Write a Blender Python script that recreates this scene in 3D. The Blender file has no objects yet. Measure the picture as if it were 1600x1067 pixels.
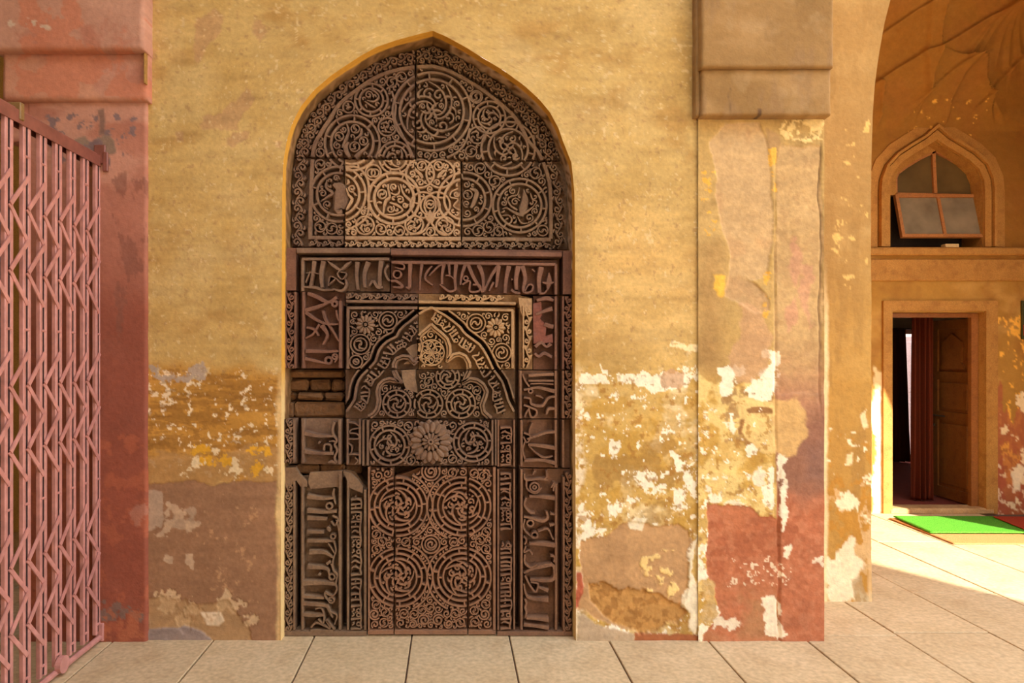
import bpy, bmesh, math, random
import numpy as np
from mathutils import Vector, Matrix
from mathutils.geometry import tessellate_polygon
random.seed(7)
sc = bpy.context.scene
COL = sc.collection
PI = math.pi

# ------------------------------------------------------------------ camera, sky, sun, exposure
D, F, CX, CY, H0 = 3.6, 1069.0, 706.0, 555.0, 1.5       # camera distance, focal (px), principal point, eye height
cam = bpy.data.cameras.new('camera')
cam.sensor_width = 36.0
cam.lens = 36.0 * F / 1600.0
cam.shift_x = (800 - CX) / 1600.0
cam.shift_y = (CY - 533.5) / 1600.0
cam.clip_start = 0.05
camo = bpy.data.objects.new('camera', cam)
camo.location = (0, -D, H0)
camo.rotation_euler = (PI / 2, 0, 0)
COL.objects.link(camo)
sc.camera = camo

world = bpy.data.worlds.new('sky')
sc.world = world
world.use_nodes = True
_n = world.node_tree.nodes
_l = world.node_tree.links
_bg = _n['Background']
_tc = _n.new('ShaderNodeTexCoord')
_sp = _n.new('ShaderNodeSeparateXYZ')
_rp = _n.new('ShaderNodeValToRGB')
_rp.color_ramp.elements[0].color = (0.86, 0.90, 0.98, 1)
_rp.color_ramp.elements[1].color = (0.70, 0.82, 1.0, 1)
_l.new(_tc.outputs['Generated'], _sp.inputs[0])
_l.new(_sp.outputs['Z'], _rp.inputs[0])
_l.new(_rp.outputs[0], _bg.inputs['Color'])
_bg.inputs['Strength'].default_value = 5.2

SUN_DIR = Vector((-0.5 * 0.866, 0.866 * 0.866, -0.5))
sun = bpy.data.lights.new('sun', 'SUN')
sun.energy = 20.0
sun.color = (1.0, 0.92, 0.80)
sun.angle = math.radians(0.6)
suno = bpy.data.objects.new('sun', sun)
suno.rotation_euler = SUN_DIR.to_track_quat('-Z', 'Y').to_euler()
suno.location = (10, -12, 10)
COL.objects.link(suno)

sc.view_settings.view_transform = 'Standard'
sc.view_settings.look = 'None'
sc.view_settings.gamma = 1.0
sc.view_settings.use_curve_mapping = False
sc.view_settings.exposure = -0.2
sc.cycles.max_bounces = 10
sc.cycles.diffuse_bounces = 7
sc.cycles.glossy_bounces = 3
sc.cycles.sample_clamp_indirect = 8.0
sc.cycles.use_denoising = True

# ------------------------------------------------------------------ helpers
def W(px, py, y=0.0):
    s = (D + y) / F
    return ((px - CX) * s, y, H0 + (CY - py) * s)

def lin(c):
    c = np.asarray(c, float) / 255.0
    return np.where(c <= 0.04045, c / 12.92, ((c + 0.055) / 1.055) ** 2.4)

def L4(c):
    v = lin(c)
    return (float(v[0]), float(v[1]), float(v[2]), 1.0)

def link(o, parent=None):
    COL.objects.link(o)
    if parent is not None:
        o.parent = parent
    return o

def tag(o, label=None, cat=None, group=None, kind=None):
    if label: o['label'] = label
    if cat: o['category'] = cat
    if group: o['group'] = group
    if kind: o['kind'] = kind
    return o

def empty(name, loc=(0, 0, 0), label=None, cat=None, group=None, kind=None):
    o = bpy.data.objects.new(name, None)
    o.location = loc
    o.empty_display_size = 0.1
    COL.objects.link(o)
    return tag(o, label, cat, group, kind)

class MB:
    """collects vertices and faces"""
    def __init__(self):
        self.v, self.f = [], []
    def add(self, vs, fs):
        b = len(self.v)
        self.v.extend(vs)
        self.f.extend([tuple(i + b for i in f) for f in fs])
    def box(self, x0, x1, y0, y1, z0, z1, bev=0.0):
        if bev <= 0:
            self.add([(x0, y0, z0), (x1, y0, z0), (x1, y1, z0), (x0, y1, z0), (x0, y0, z1), (x1, y0, z1), (x1, y1, z1), (x0, y1, z1)],
                     [(0, 3, 2, 1), (4, 5, 6, 7), (0, 1, 5, 4), (1, 2, 6, 5), (2, 3, 7, 6), (3, 0, 4, 7)])
            return
        bm = bmesh.new()
        bmesh.ops.create_cube(bm, size=1.0, matrix=Matrix.Translation(((x0 + x1) / 2, (y0 + y1) / 2, (z0 + z1) / 2)) @ Matrix.Diagonal((x1 - x0, y1 - y0, z1 - z0, 1)))
        bmesh.ops.bevel(bm, geom=bm.edges[:] , offset=bev, segments=1, affect='EDGES')
        bm.verts.index_update()
        self.add([tuple(v.co) for v in bm.verts], [tuple(v.index for v in f.verts) for f in bm.faces])
        bm.free()
    def prism(self, pts, y0, y1, inset=0.0, px=False):
        """polygon (x,z) extruded from y0 (front) to y1; pts counter-clockwise or not"""
        n = len(pts)
        if px:
            P0 = [W(p[0], p[1], y0) for p in pts]
            P1 = [(p[0], y1, p[2]) for p in P0]
        else:
            P0 = [(p[0], y0, p[1]) for p in pts]
            P1 = [(p[0], y1, p[1]) for p in pts]
        tris = tessellate_polygon([[Vector((p[0], p[2], 0)) for p in P0]])
        a = sum(P0[i][0] * P0[(i + 1) % n][2] - P0[(i + 1) % n][0] * P0[i][2] for i in range(n))
        fs = []
        for t in tris:
            q = [P0[i] for i in t]
            s = (q[1][0] - q[0][0]) * (q[2][2] - q[0][2]) - (q[2][0] - q[0][0]) * (q[1][2] - q[0][2])
            t = tuple(t) if s > 0 else tuple(reversed(t))
            fs.append(t)
            fs.append(tuple(i + n for i in reversed(t)))
        for i in range(n):
            j = (i + 1) % n
            fs.append((i, i + n, j + n, j) if a > 0 else (j, j + n, i + n, i))
        self.add(P0 + P1, fs)
    def bar(self, a, b, w, t, up=(1, 0, 0)):
        """rectangular bar from a to b; t is thickness along 'up', w across"""
        a, b = Vector(a), Vector(b)
        d = (b - a).normalized()
        u = Vector(up)
        u = (u - d * u.dot(d)).normalized()
        s = d.cross(u).normalized()
        vs = []
        for p in (a, b):
            for i, j in ((-1, -1), (1, -1), (1, 1), (-1, 1)):
                vs.append(tuple(p + s * (w / 2 * i) + u * (t / 2 * j)))
        self.add(vs, [(0, 1, 2, 3), (7, 6, 5, 4), (0, 4, 5, 1), (1, 5, 6, 2), (2, 6, 7, 3), (3, 7, 4, 0)])
    def tube(self, pts, r, n=10, caps=True):
        rings = []
        P = [Vector(p) for p in pts]
        for i, p in enumerate(P):
            d = (P[min(i + 1, len(P) - 1)] - P[max(i - 1, 0)]).normalized()
            u = d.orthogonal().normalized() if i == 0 else (u - d * u.dot(d)).normalized()
            s = d.cross(u)
            rr = r[i] if isinstance(r, (list, tuple)) else r
            rings.append([tuple(p + u * (rr * math.cos(2 * PI * k / n)) + s * (rr * math.sin(2 * PI * k / n))) for k in range(n)])
        vs = [v for ring in rings for v in ring]
        fs = []
        for i in range(len(P) - 1):
            for k in range(n):
                k2 = (k + 1) % n
                fs.append((i * n + k, i * n + k2, (i + 1) * n + k2, (i + 1) * n + k))
        if caps:
            fs.append(tuple(reversed(range(n))))
            fs.append(tuple((len(P) - 1) * n + k for k in range(n)))
        self.add(vs, fs)
    def mesh(self, name):
        me = bpy.data.meshes.new(name)
        me.from_pydata(self.v, [], self.f)
        me.update()
        return me
    def build(self, name, mat, parent=None, smooth=False):
        me = self.mesh(name)
        me.materials.append(mat)
        if smooth:
            me.polygons.foreach_set('use_smooth', [True] * len(me.polygons))
        o = bpy.data.objects.new(name, me)
        return link(o, parent)

def inst(name, me, parent=None, loc=(0, 0, 0), rot=(0, 0, 0), scale=(1, 1, 1)):
    o = bpy.data.objects.new(name, me)
    o.location, o.rotation_euler, o.scale = loc, rot, scale
    return link(o, parent)

# value noise on arrays ------------------------------------------------
def _hash(ix, iy, seed):
    h = (ix.astype(np.int64) * 374761393 + iy.astype(np.int64) * 668265263 + seed * 1442695041) & 0xffffffff
    h = ((h ^ (h >> 13)) * 1274126177) & 0xffffffff
    h = (h ^ (h >> 16)) & 0xffffffff
    return h / 4294967295.0

def vnoise(x, y, seed=0):
    ix, iy = np.floor(x), np.floor(y)
    fx, fy = x - ix, y - iy
    u, v = fx * fx * (3 - 2 * fx), fy * fy * (3 - 2 * fy)
    a, b = _hash(ix, iy, seed), _hash(ix + 1, iy, seed)
    c, d = _hash(ix, iy + 1, seed), _hash(ix + 1, iy + 1, seed)
    return (a * (1 - u) + b * u) * (1 - v) + (c * (1 - u) + d * u) * v

def fbm(x, y, scale, octaves=5, seed=0, sx=1.0, sy=1.0, gain=0.55):
    t, amp, tot, s = 0.0, 1.0, 0.0, 1.0 / scale
    for o in range(octaves):
        t = t + amp * vnoise(x * s * sx + 17.3 * o, y * s * sy - 9.1 * o, seed + o * 31)
        tot += amp
        amp *= gain
        s *= 2.03
    return t / tot

def sst(a, b, x):
    t = np.clip((x - a) / (b - a), 0, 1)
    return t * t * (3 - 2 * t)

def poly_sd(x, y, poly):
    """signed distance (positive inside)"""
    P = np.asarray(poly, float)
    d2 = np.full(x.shape, 1e12)
    ins = np.zeros(x.shape, bool)
    n = len(P)
    for i in range(n):
        ax, ay = P[i]
        bx, by = P[(i + 1) % n]
        ex, ey = bx - ax, by - ay
        wx, wy = x - ax, y - ay
        t = np.clip((wx * ex + wy * ey) / (ex * ex + ey * ey + 1e-9), 0, 1)
        d2 = np.minimum(d2, (wx - ex * t) ** 2 + (wy - ey * t) ** 2)
        c = ((ay > y) != (by > y))
        with np.errstate(divide='ignore', invalid='ignore'):
            xi = (bx - ax) * (y - ay) / (by - ay + 1e-12) + ax
        ins ^= c & (x < xi)
    d = np.sqrt(d2)
    return np.where(ins, d, -d)

class Paint:
    """albedo of a plastered or painted surface, in photo pixel units; also a thickness field (m)"""
    def __init__(self, X, Y, seed=0):
        self.X, self.Y, self.seed = X, Y, seed
        self.nx = fbm(X, Y, 38, 6, seed + 1, gain=0.62) - 0.5
        self.ny = fbm(X, Y, 38, 6, seed + 77, gain=0.62) - 0.5
        self.fine = fbm(X, Y, 7, 4, seed + 5)
        self.mid = fbm(X, Y, 60, 5, seed + 9)
        self.big = fbm(X, Y, 220, 4, seed + 13)
        self.c = np.zeros(X.shape + (3,))
        self.t = np.zeros(X.shape)
    def base(self, c1, c2, c3=None):
        m = sst(0.3, 0.7, self.mid * 0.6 + self.big * 0.4)[..., None]
        self.c = lin(c1) * (1 - m) + lin(c2) * m
        if c3 is not None:
            m = sst(0.52, 0.75, fbm(self.X, self.Y, 90, 5, self.seed + 40, sy=2.0))[..., None]
            self.c = self.c * (1 - m) + lin(c3) * m
    def mix(self, col, m, thick=0.0, var=0.12):
        m = np.clip(m, 0, 1)
        c = lin(col)[None, None] * (1 + var * 2 * (self.fine - 0.5) + var * 2 * (self.mid - 0.5))[..., None]
        self.c = self.c * (1 - m[..., None]) + c * m[..., None]
        self.t = self.t * (1 - m) + (self.t + thick) * m
    def poly(self, col, pts, rough=14, soft=1.5, alpha=1.0, thick=0.0, var=0.12):
        sd = poly_sd(self.X + self.nx * rough * 4, self.Y + self.ny * rough * 4, pts)
        m = sst(-soft, soft, sd) * alpha
        self.mix(col, m, thick, var)
        return m
    def flakes(self, col, field, scale=22, thr=0.6, seed=0, soft=0.02, sx=1.0, sy=1.0, thick=0.0, alpha=1.0, var=0.06):
        """islands where noise exceeds a threshold lowered by 'field' (0..1)"""
        n = fbm(self.X, self.Y, scale, 5, self.seed + 200 + seed, sx, sy, gain=0.6)
        t = thr + (1 - field) * 0.4
        self.mix(col, sst(t - soft, t + soft, n) * alpha * sst(0.0, 0.12, field), thick, var)
    def tone(self, amount=0.18, scale=5):
        n = fbm(self.X, self.Y, scale, 4, self.seed + 300)
        self.c *= (1 + amount * 2 * (n - 0.5))[..., None]

def box_field(X, Y, x0, x1, y0, y1, s=30):
    return sst(x0 - s, x0 + s, X) * (1 - sst(x1 - s, x1 + s, X)) * sst(y0 - s, y0 + s, Y) * (1 - sst(y1 - s, y1 + s, Y))

def grid(name, P, C, mat, parent=None, smooth=True, flip=False):
    ny, nx = P.shape[:2]
    me = bpy.data.meshes.new(name)
    idx = np.arange(ny * nx).reshape(ny, nx)
    q = np.stack([idx[:-1, :-1], idx[1:, :-1], idx[1:, 1:], idx[:-1, 1:]], -1).reshape(-1, 4)
    if flip:
        q = q[:, ::-1]
    nf = len(q)
    me.vertices.add(ny * nx)
    me.vertices.foreach_set('co', P.reshape(-1).astype(np.float32))
    me.loops.add(nf * 4)
    me.loops.foreach_set('vertex_index', q.reshape(-1).astype(np.int32))
    me.polygons.add(nf)
    me.polygons.foreach_set('loop_start', np.arange(0, nf * 4, 4, dtype=np.int32))
    me.polygons.foreach_set('use_smooth', np.full(nf, smooth))
    me.update(calc_edges=True)
    ca = me.color_attributes.new(name='col', type='FLOAT_COLOR', domain='POINT')
    c4 = np.concatenate([C.reshape(-1, 3), np.ones((ny * nx, 1))], 1)
    ca.data.foreach_set('color', np.clip(c4, 0, 1).astype(np.float32).reshape(-1))
    me.materials.append(mat)
    o = bpy.data.objects.new(name, me)
    return link(o, parent)

def paint_plane(name, painter, x0, x1, y0, y1, depth, mat, step=2.0, parent=None, amp=0.004, yfun=None):
    """a wall-parallel surface, addressed in photo pixels as seen at its own distance"""
    nx, ny = max(2, int((x1 - x0) / step) + 1), max(2, int((y1 - y0) / step) + 1)
    X, Y = np.meshgrid(np.linspace(x0, x1, nx), np.linspace(y0, y1, ny))
    return paint_grid(name, painter, X, Y, depth, mat, parent, amp)

def paint_grid(name, painter, X, Y, depth, mat, parent=None, amp=0.004):
    p = painter(X, Y)
    s = (D + depth) / F
    P = np.stack([(X - CX) * s, np.full(X.shape, depth) - p.t + amp * 2 * (0.5 - fbm(X, Y, 50, 4, 3)), H0 + (CY - Y) * s], -1)
    return grid(name, P, p.c, mat, parent)

# ------------------------------------------------------------------ materials
def mat_new(name):
    m = bpy.data.materials.new(name)
    m.use_nodes = True
    nt = m.node_tree
    return m, nt.nodes, nt.links, nt.nodes['Principled BSDF']

def mat_attr(name, rough=0.85, bump=0.35, scale=60, spec=0.25):
    m, n, l, b = mat_new(name)
    a = n.new('ShaderNodeAttribute'); a.attribute_name = 'col'
    g = n.new('ShaderNodeNewGeometry')
    no = n.new('ShaderNodeTexNoise'); no.inputs['Scale'].default_value = scale; no.inputs['Detail'].default_value = 6
    no.inputs['Roughness'].default_value = 0.65
    l.new(g.outputs['Position'], no.inputs['Vector'])
    mr = n.new('ShaderNodeMapRange'); mr.inputs[1].default_value = 0.3; mr.inputs[2].default_value = 0.7
    mr.inputs[3].default_value = 0.94; mr.inputs[4].default_value = 1.06
    l.new(no.outputs['Fac'], mr.inputs[0])
    mx = n.new('ShaderNodeVectorMath'); mx.operation = 'SCALE'
    l.new(a.outputs['Color'], mx.inputs[0]); l.new(mr.outputs[0], mx.inputs['Scale'])
    l.new(mx.outputs[0], b.inputs['Base Color'])
    bp = n.new('ShaderNodeBump'); bp.inputs['Strength'].default_value = bump; bp.inputs['Distance'].default_value = 0.006
    l.new(no.outputs['Fac'], bp.inputs['Height']); l.new(bp.outputs[0], b.inputs['Normal'])
    b.inputs['Roughness'].default_value = rough
    b.inputs['Specular IOR Level'].default_value = spec
    return m

def mat_stone(name, c1, c2, c3=None, scale=9, rough=0.8, bump=0.5, fine=90, spec=0.3, rand=0.0, dist=0.004, c3amt=0.6):
    m, n, l, b = mat_new(name)
    g = n.new('ShaderNodeNewGeometry')
    no = n.new('ShaderNodeTexNoise'); no.inputs['Scale'].default_value = scale; no.inputs['Detail'].default_value = 7
    no.inputs['Roughness'].default_value = 0.65
    l.new(g.outputs['Position'], no.inputs['Vector'])
    r = n.new('ShaderNodeValToRGB')
    r.color_ramp.elements[0].position = 0.33; r.color_ramp.elements[0].color = L4(c1)
    r.color_ramp.elements[1].position = 0.67; r.color_ramp.elements[1].color = L4(c2)
    l.new(no.outputs['Fac'], r.inputs[0])
    out = r.outputs[0]
    if c3 is not None:
        n3 = n.new('ShaderNodeTexNoise'); n3.inputs['Scale'].default_value = scale * 2.3; n3.inputs['Detail'].default_value = 8
        l.new(g.outputs['Position'], n3.inputs['Vector'])
        mr = n.new('ShaderNodeMapRange'); mr.inputs[1].default_value = 0.52; mr.inputs[2].default_value = 0.68
        mr.inputs[4].default_value = c3amt
        l.new(n3.outputs['Fac'], mr.inputs[0])
        mx = n.new('ShaderNodeMix'); mx.data_type = 'RGBA'
        l.new(mr.outputs[0], mx.inputs[0]); l.new(out, mx.inputs[6]); mx.inputs[7].default_value = L4(c3)
        out = mx.outputs[2]
    nf = n.new('ShaderNodeTexNoise'); nf.inputs['Scale'].default_value = fine; nf.inputs['Detail'].default_value = 4
    l.new(g.outputs['Position'], nf.inputs['Vector'])
    mr2 = n.new('ShaderNodeMapRange'); mr2.inputs[1].default_value = 0.3; mr2.inputs[2].default_value = 0.7
    mr2.inputs[3].default_value = 0.84; mr2.inputs[4].default_value = 1.16
    l.new(nf.outputs['Fac'], mr2.inputs[0])
    sc_out = mr2.outputs[0]
    if rand > 0:
        oi = n.new('ShaderNodeObjectInfo')
        mr3 = n.new('ShaderNodeMapRange'); mr3.inputs[3].default_value = 1 - rand; mr3.inputs[4].default_value = 1 + rand
        l.new(oi.outputs['Random'], mr3.inputs[0])
        mm = n.new('ShaderNodeMath'); mm.operation = 'MULTIPLY'
        l.new(sc_out, mm.inputs[0]); l.new(mr3.outputs[0], mm.inputs[1])
        sc_out = mm.outputs[0]
    vm = n.new('ShaderNodeVectorMath'); vm.operation = 'SCALE'
    l.new(out, vm.inputs[0]); l.new(sc_out, vm.inputs['Scale'])
    l.new(vm.outputs[0], b.inputs['Base Color'])
    bp = n.new('ShaderNodeBump'); bp.inputs['Strength'].default_value = bump; bp.inputs['Distance'].default_value = dist
    l.new(nf.outputs['Fac'], bp.inputs['Height']); l.new(bp.outputs[0], b.inputs['Normal'])
    b.inputs['Roughness'].default_value = rough
    b.inputs['Specular IOR Level'].default_value = spec
    return m

M = {}
M['plaster'] = mat_attr('plaster')
M['rough_plaster'] = mat_attr('rough_plaster', bump=0.6, scale=45)
M['red_wash'] = mat_attr('red_wash', bump=0.5, scale=50)
M['carved_dark'] = mat_stone('carved_dark', (109, 82, 64), (135, 105, 80), (95, 67, 51), scale=6)
M['carved_tan'] = mat_stone('carved_tan', (164, 129, 94), (184, 148, 110), (140, 106, 78), scale=7)
M['carved_umber'] = mat_stone('carved_umber', (114, 87, 64), (140, 111, 82), (97, 71, 54), scale=7)
M['carved_red'] = mat_stone('carved_red', (110, 74, 57), (130, 91, 70), (96, 67, 53), scale=6)
M['carved_russet'] = mat_stone('carved_russet', (115, 81, 59), (137, 100, 73), (98, 69, 51), scale=6)
M['carved_warm'] = mat_stone('carved_warm', (133, 94, 65), (153, 110, 81), (112, 82, 62), scale=6)
M['carved_pale'] = mat_stone('carved_pale', (158, 121, 80), (176, 139, 97), (129, 97, 69), scale=7)
M['raw_red'] = mat_stone('raw_red', (116, 66, 50), (134, 78, 60), (120, 80, 70), scale=8)
M['backing'] = mat_stone('backing', (110, 82, 60), (130, 98, 70), scale=8)
M['brick'] = mat_stone('brick', (98, 66, 36), (118, 82, 48), (84, 58, 38), scale=12, rand=0.2, bump=0.9, fine=40, dist=0.01)  # brick colour lowered to carry the shade of the recess
M['slab'] = mat_stone('slab', (192, 165, 124), (204, 178, 138), (180, 150, 110), scale=2.5, fine=40, bump=0.25, rough=0.7, rand=0.06, c3amt=0.5)
M['mortar'] = mat_stone('mortar', (96, 76, 60), (110, 88, 70), scale=8)
M['ceiling'] = mat_stone('ceiling', (196, 182, 160), (206, 192, 170), scale=2, bump=0.2)
M['court'] = mat_stone('court', (190, 174, 150), (200, 184, 160), scale=1, bump=0.2)

# ------------------------------------------------------------------ niche outline (photo pixels, plane of the plastered wall)
ARCH_L = [(438.5, 1003), (439, 800), (440, 500), (440.5, 400), (441, 300), (442.5, 255), (448.4, 218.8), (457, 192), (470, 166.5), (490.6, 141), (516, 119),
          (541, 102), (566.5, 85.5), (588.4, 73.7), (617, 63.6), (651, 54.3), (676, 48)]
ARCH_R = [(900, 1003), (899.5, 800), (898.5, 500), (898.5, 400), (897.5, 300), (892.7, 253.7), (879, 219), (872.5, 200), (859, 175), (842, 154.7),
          (820, 134.5), (788, 111), (754.5, 90.6), (727.5, 73.7), (697, 57), (676, 48)]
def arch_x(side, py):
    A = np.array(sorted([(p[1], p[0]) for p in side]))
    return np.interp(py, A[:, 0], A[:, 1])
def catmull(pts, step=2.0, closed=False):
    P = [np.array(p, float) for p in pts]
    n = len(P)
    out = []
    segs = n if closed else n - 1
    for i in range(segs):
        if closed:
            p0, p1, p2, p3 = P[(i - 1) % n], P[i], P[(i + 1) % n], P[(i + 2) % n]
        else:
            p1, p2 = P[i], P[i + 1]
            p0 = P[i - 1] if i > 0 else 2 * p1 - p2
            p3 = P[i + 2] if i + 2 < n else 2 * p2 - p1
        k = max(1, int(np.hypot(*(p2 - p1)[:2]) / step))
        for j in range(k):
            t = j / k
            out.append(0.5 * ((2 * p1) + (-p0 + p2) * t + (2 * p0 - 5 * p1 + 4 * p2 - p3) * t * t + (-p0 + 3 * p1 - 3 * p2 + p3) * t ** 3))
    if not closed:
        out.append(P[-1])
    return out

# ------------------------------------------------------------------ plastered wall with the niche opening
def tile(x0, y0, s, pts):
    return [(x0 + a / s, y0 + b / s) for a, b in pts]

def paint_front(X, Y):
    p = Paint(X, Y, 11)
    p.base((188, 152, 87), (199, 166, 103), (177, 139, 78))
    # lower right part keeps a stronger ochre
    p.mix((204, 162, 80), 0.75 * sst(500, 640, Y + 60 * p.nx) * sst(860, 900, X))
    p.mix((222, 180, 110), 0.5 * box_field(X, Y, 895, 1095, 330, 560, 60))
    p.mix((168, 132, 78), 0.45 * box_field(X, Y, 880, 925, 330, 560, 14) * sst(0.35, 0.6, p.mid))
    # faint trowel streaks
    p.mix((170, 134, 72), 0.45 * sst(0.52, 0.75, fbm(X, Y, 80, 5, 51, sx=0.8, sy=2.0)))
    p.mix((212, 184, 128), 0.3 * sst(0.52, 0.74, fbm(X, Y, 90, 5, 57)))
    # mauve bare patches upper left
    t = lambda q: tile(200, 0, 2.054, q)
    for q in ([(270, 20), (300, 40), (300, 90), (260, 130), (225, 195), (205, 190), (200, 130), (215, 70)],
              [(310, 340), (380, 280), (410, 310), (380, 360), (360, 420), (240, 430), (240, 380), (300, 370)],
              [(410, 60), (440, 60), (460, 100), (430, 135), (405, 110)], [(545, 300), (565, 300), (568, 320), (548, 325)],
              [(335, 430), (395, 418), (380, 455), (340, 480), (325, 460)], [(155, 435), (180, 440), (175, 460), (150, 455)],
              [(80, 165), (100, 165), (90, 190), (78, 190)], [(455, 465), (490, 465), (480, 485), (460, 480)]):
        p.poly((178, 136, 96), t(q), rough=8, soft=1.5, alpha=0.62, thick=-0.0015)
    # left: flaking ochre zone
    z = (1 - sst(430, 450, X)) * sst(560, 590, Y + 40 * p.nx) * (1 - sst(735, 770, Y + 60 * p.nx))
    p.mix((184, 128, 44), 0.8 * z)
    p.flakes((150, 104, 44), z, 26, 0.52, 1, sx=0.4, sy=2.2, alpha=0.7)
    p.flakes((226, 200, 160), z * (0.65 + 0.35 * box_field(X, Y, 225, 300, 575, 640, 12)), 20, 0.60, 2, soft=0.015, sy=1.3)
    p.flakes((232, 208, 166), z, 8, 0.66, 43, soft=0.02)
    p.flakes((140, 96, 40), z, 9, 0.60, 44, soft=0.03, sx=0.5, sy=1.8, alpha=0.6)
    p.flakes((172, 150, 128), box_field(X, Y, 230, 330, 570, 600, 12), 24, 0.5, 5)
    p.poly((172, 130, 76), [(226, 700), (300, 705), (340, 715), (420, 690), (440, 690), (440, 760), (226, 760)], rough=16, soft=5, alpha=0.9)
    p.flakes((214, 158, 44), box_field(X, Y, 300, 430, 690, 745, 14), 20, 0.54, 6)
    p.flakes((222, 196, 150), box_field(X, Y, 228, 440, 690, 750, 16), 16, 0.60, 7)
    # left: brown render below
    p.poly((150, 110, 78), [(222, 758), (260, 755), (300, 752), (330, 760), (380, 756), (432, 750), (440, 1010), (220, 1010)], rough=6, soft=2, thick=-0.003)
    p.flakes((182, 154, 126), box_field(X, Y, 215, 256, 764, 832, 8), 30, 0.40, 45, soft=0.05, alpha=0.85)
    p.flakes((172, 142, 112), box_field(X, Y, 262, 310, 786, 830, 10), 20, 0.48, 41, soft=0.05)
    p.flakes((196, 150, 104), box_field(X, Y, 300, 430, 770, 960, 40), 10, 0.66, 42, soft=0.03, alpha=0.6)
    p.flakes((190, 158, 124), box_field(X, Y, 225, 310, 780, 900, 30), 34, 0.56, 3)
    p.flakes((206, 172, 130), box_field(X, Y, 225, 400, 920, 990, 20), 22, 0.53, 4, thick=-0.003)
    p.poly((176, 140, 94), [(226, 938), (260, 930), (300, 945), (350, 942), (380, 965), (392, 1006), (226, 1006)], rough=9, soft=2, alpha=0.7, thick=-0.006)
    p.poly((214, 188, 152), [(312, 958), (345, 958), (350, 972), (340, 980), (322, 978)], rough=2, thick=0.004)
    p.poly((150, 130, 118), [(218, 985), (250, 982), (290, 980), (320, 990), (335, 1008), (218, 1008)], rough=4, soft=1, thick=0.006)
    # pale arris next to the niche, left and right
    p.mix((226, 190, 130), 0.8 * sst(560, 640, Y) * sst(428, 436, X + 16 * p.nx) * (1 - sst(445, 450, X)))
    e = sst(560, 620, Y + 30 * p.nx) * (1 - sst(906, 918, X + 26 * p.nx)) * sst(880, 890, X)
    p.mix((238, 218, 180), 0.9 * e * sst(0.36, 0.5, p.fine))
    # right: lime showing through the ochre
    z = sst(890, 905, X) * sst(548, 600, Y + 50 * p.nx)
    p.flakes((236, 212, 160), z, 70, 0.56, 10, soft=0.05, alpha=0.75)
    p.flakes((186, 140, 52), z, 44, 0.55, 11, soft=0.06, sy=1.6, alpha=0.55)
    p.flakes((158, 118, 60), z * sst(600, 680, Y), 52, 0.57, 14, soft=0.04, alpha=0.6)
    band = sst(892, 905, X) * np.exp(-((Y - (592 + 0.02 * (X - 900)) + 26 * p.nx) / 20.0) ** 2)
    p.flakes((246, 232, 198), band, 26, 0.44, 12, soft=0.015, thick=-0.001)
    p.flakes((246, 232, 200), z * (0.72 + 0.28 * sst(640, 720, Y)), 24, 0.63, 13, soft=0.015, thick=-0.001)
    p.flakes((246, 234, 204), z, 9, 0.70, 31, soft=0.02)
    p.flakes((166, 116, 50), z, 10, 0.65, 32, soft=0.03, alpha=0.7)
    t = lambda q: tile(880, 400, 3.2, q)
    p.flakes((246, 232, 198), box_field(X, Y, 903, 962, 582, 602, 6), 16, 0.44, 33, soft=0.015)
    p.flakes((246, 232, 198), box_field(X, Y, 1066, 1094, 566, 604, 6), 18, 0.42, 34, soft=0.015)
    p.flakes((238, 214, 160), box_field(X, Y, 1046, 1092, 530, 548, 5), 14, 0.44, 35, soft=0.02, sx=0.6)
    p.flakes((196, 152, 112), box_field(X, Y, 1030, 1070, 578, 606, 8), 24, 0.46, 36, soft=0.02, alpha=0.8)
    t = lambda q: tile(880, 700, 3.2, q)
    m = p.poly((196, 152, 102), t([(70, 500), (230, 420), (290, 390), (330, 375), (440, 370), (560, 390), (610, 420), (640, 540), (640, 720), (590, 780), (620, 830), (540, 880),
                 (400, 945), (310, 920), (200, 860), (72, 830)]), rough=8, soft=1.2, thick=-0.006)
    p.mix((172, 132, 88), 0.7 * m * sst(0.45, 0.62, p.mid))
    p.flakes((240, 204, 130), m * box_field(X, Y, 995, 1060, 860, 935, 14), 22, 0.52, 15, thick=0.003)
    r = p.poly((190, 140, 76), t([(110, 670), (200, 680), (300, 720), (420, 730), (480, 730), (600, 800), (620, 830), (500, 900), (390, 945), (250, 880), (150, 760)]), rough=7, soft=2, thick=-0.006)
    p.mix((146, 98, 46), 0.6 * r * sst(0.5, 0.6, fbm(X, Y, 10, 3, 81)))
    p.t -= 0.006 * r * fbm(X, Y, 9, 4, 82)
    p.poly((240, 224, 188), t([(325, 375), (360, 345), (430, 350), (400, 420), (340, 415)]), rough=5, thick=0.002)
    p.poly((242, 226, 190), t([(640, 470), (670, 450), (665, 520), (650, 620), (690, 720), (700, 860), (660, 930), (620, 900), (640, 830), (580, 790), (600, 740), (640, 700)]), rough=6, thick=0.004)
    p.poly((214, 176, 100), t([(680, 60), (720, 60), (725, 350), (740, 700), (700, 860), (680, 700), (650, 620), (670, 450)]), rough=7, alpha=0.7)
    p.poly((190, 164, 130), t([(70, 840), (180, 880), (360, 945), (360, 980), (70, 980)]), rough=5, soft=2, thick=0.003)
    p.poly((164, 98, 58), t([(360, 940), (470, 920), (560, 925), (700, 930), (720, 980), (360, 980)]), rough=5, soft=1.5)
    p.poly((176, 92, 62), [(899, 895), (906, 895), (910, 925), (905, 950), (899, 952)], rough=3)
    p.flakes((158, 120, 78), np.ones(X.shape) * (Y < 600), 7, 0.70, 61, soft=0.03, alpha=0.5)
    p.flakes((222, 196, 146), np.ones(X.shape) * (Y < 600), 8, 0.71, 62, soft=0.03, alpha=0.5)
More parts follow.
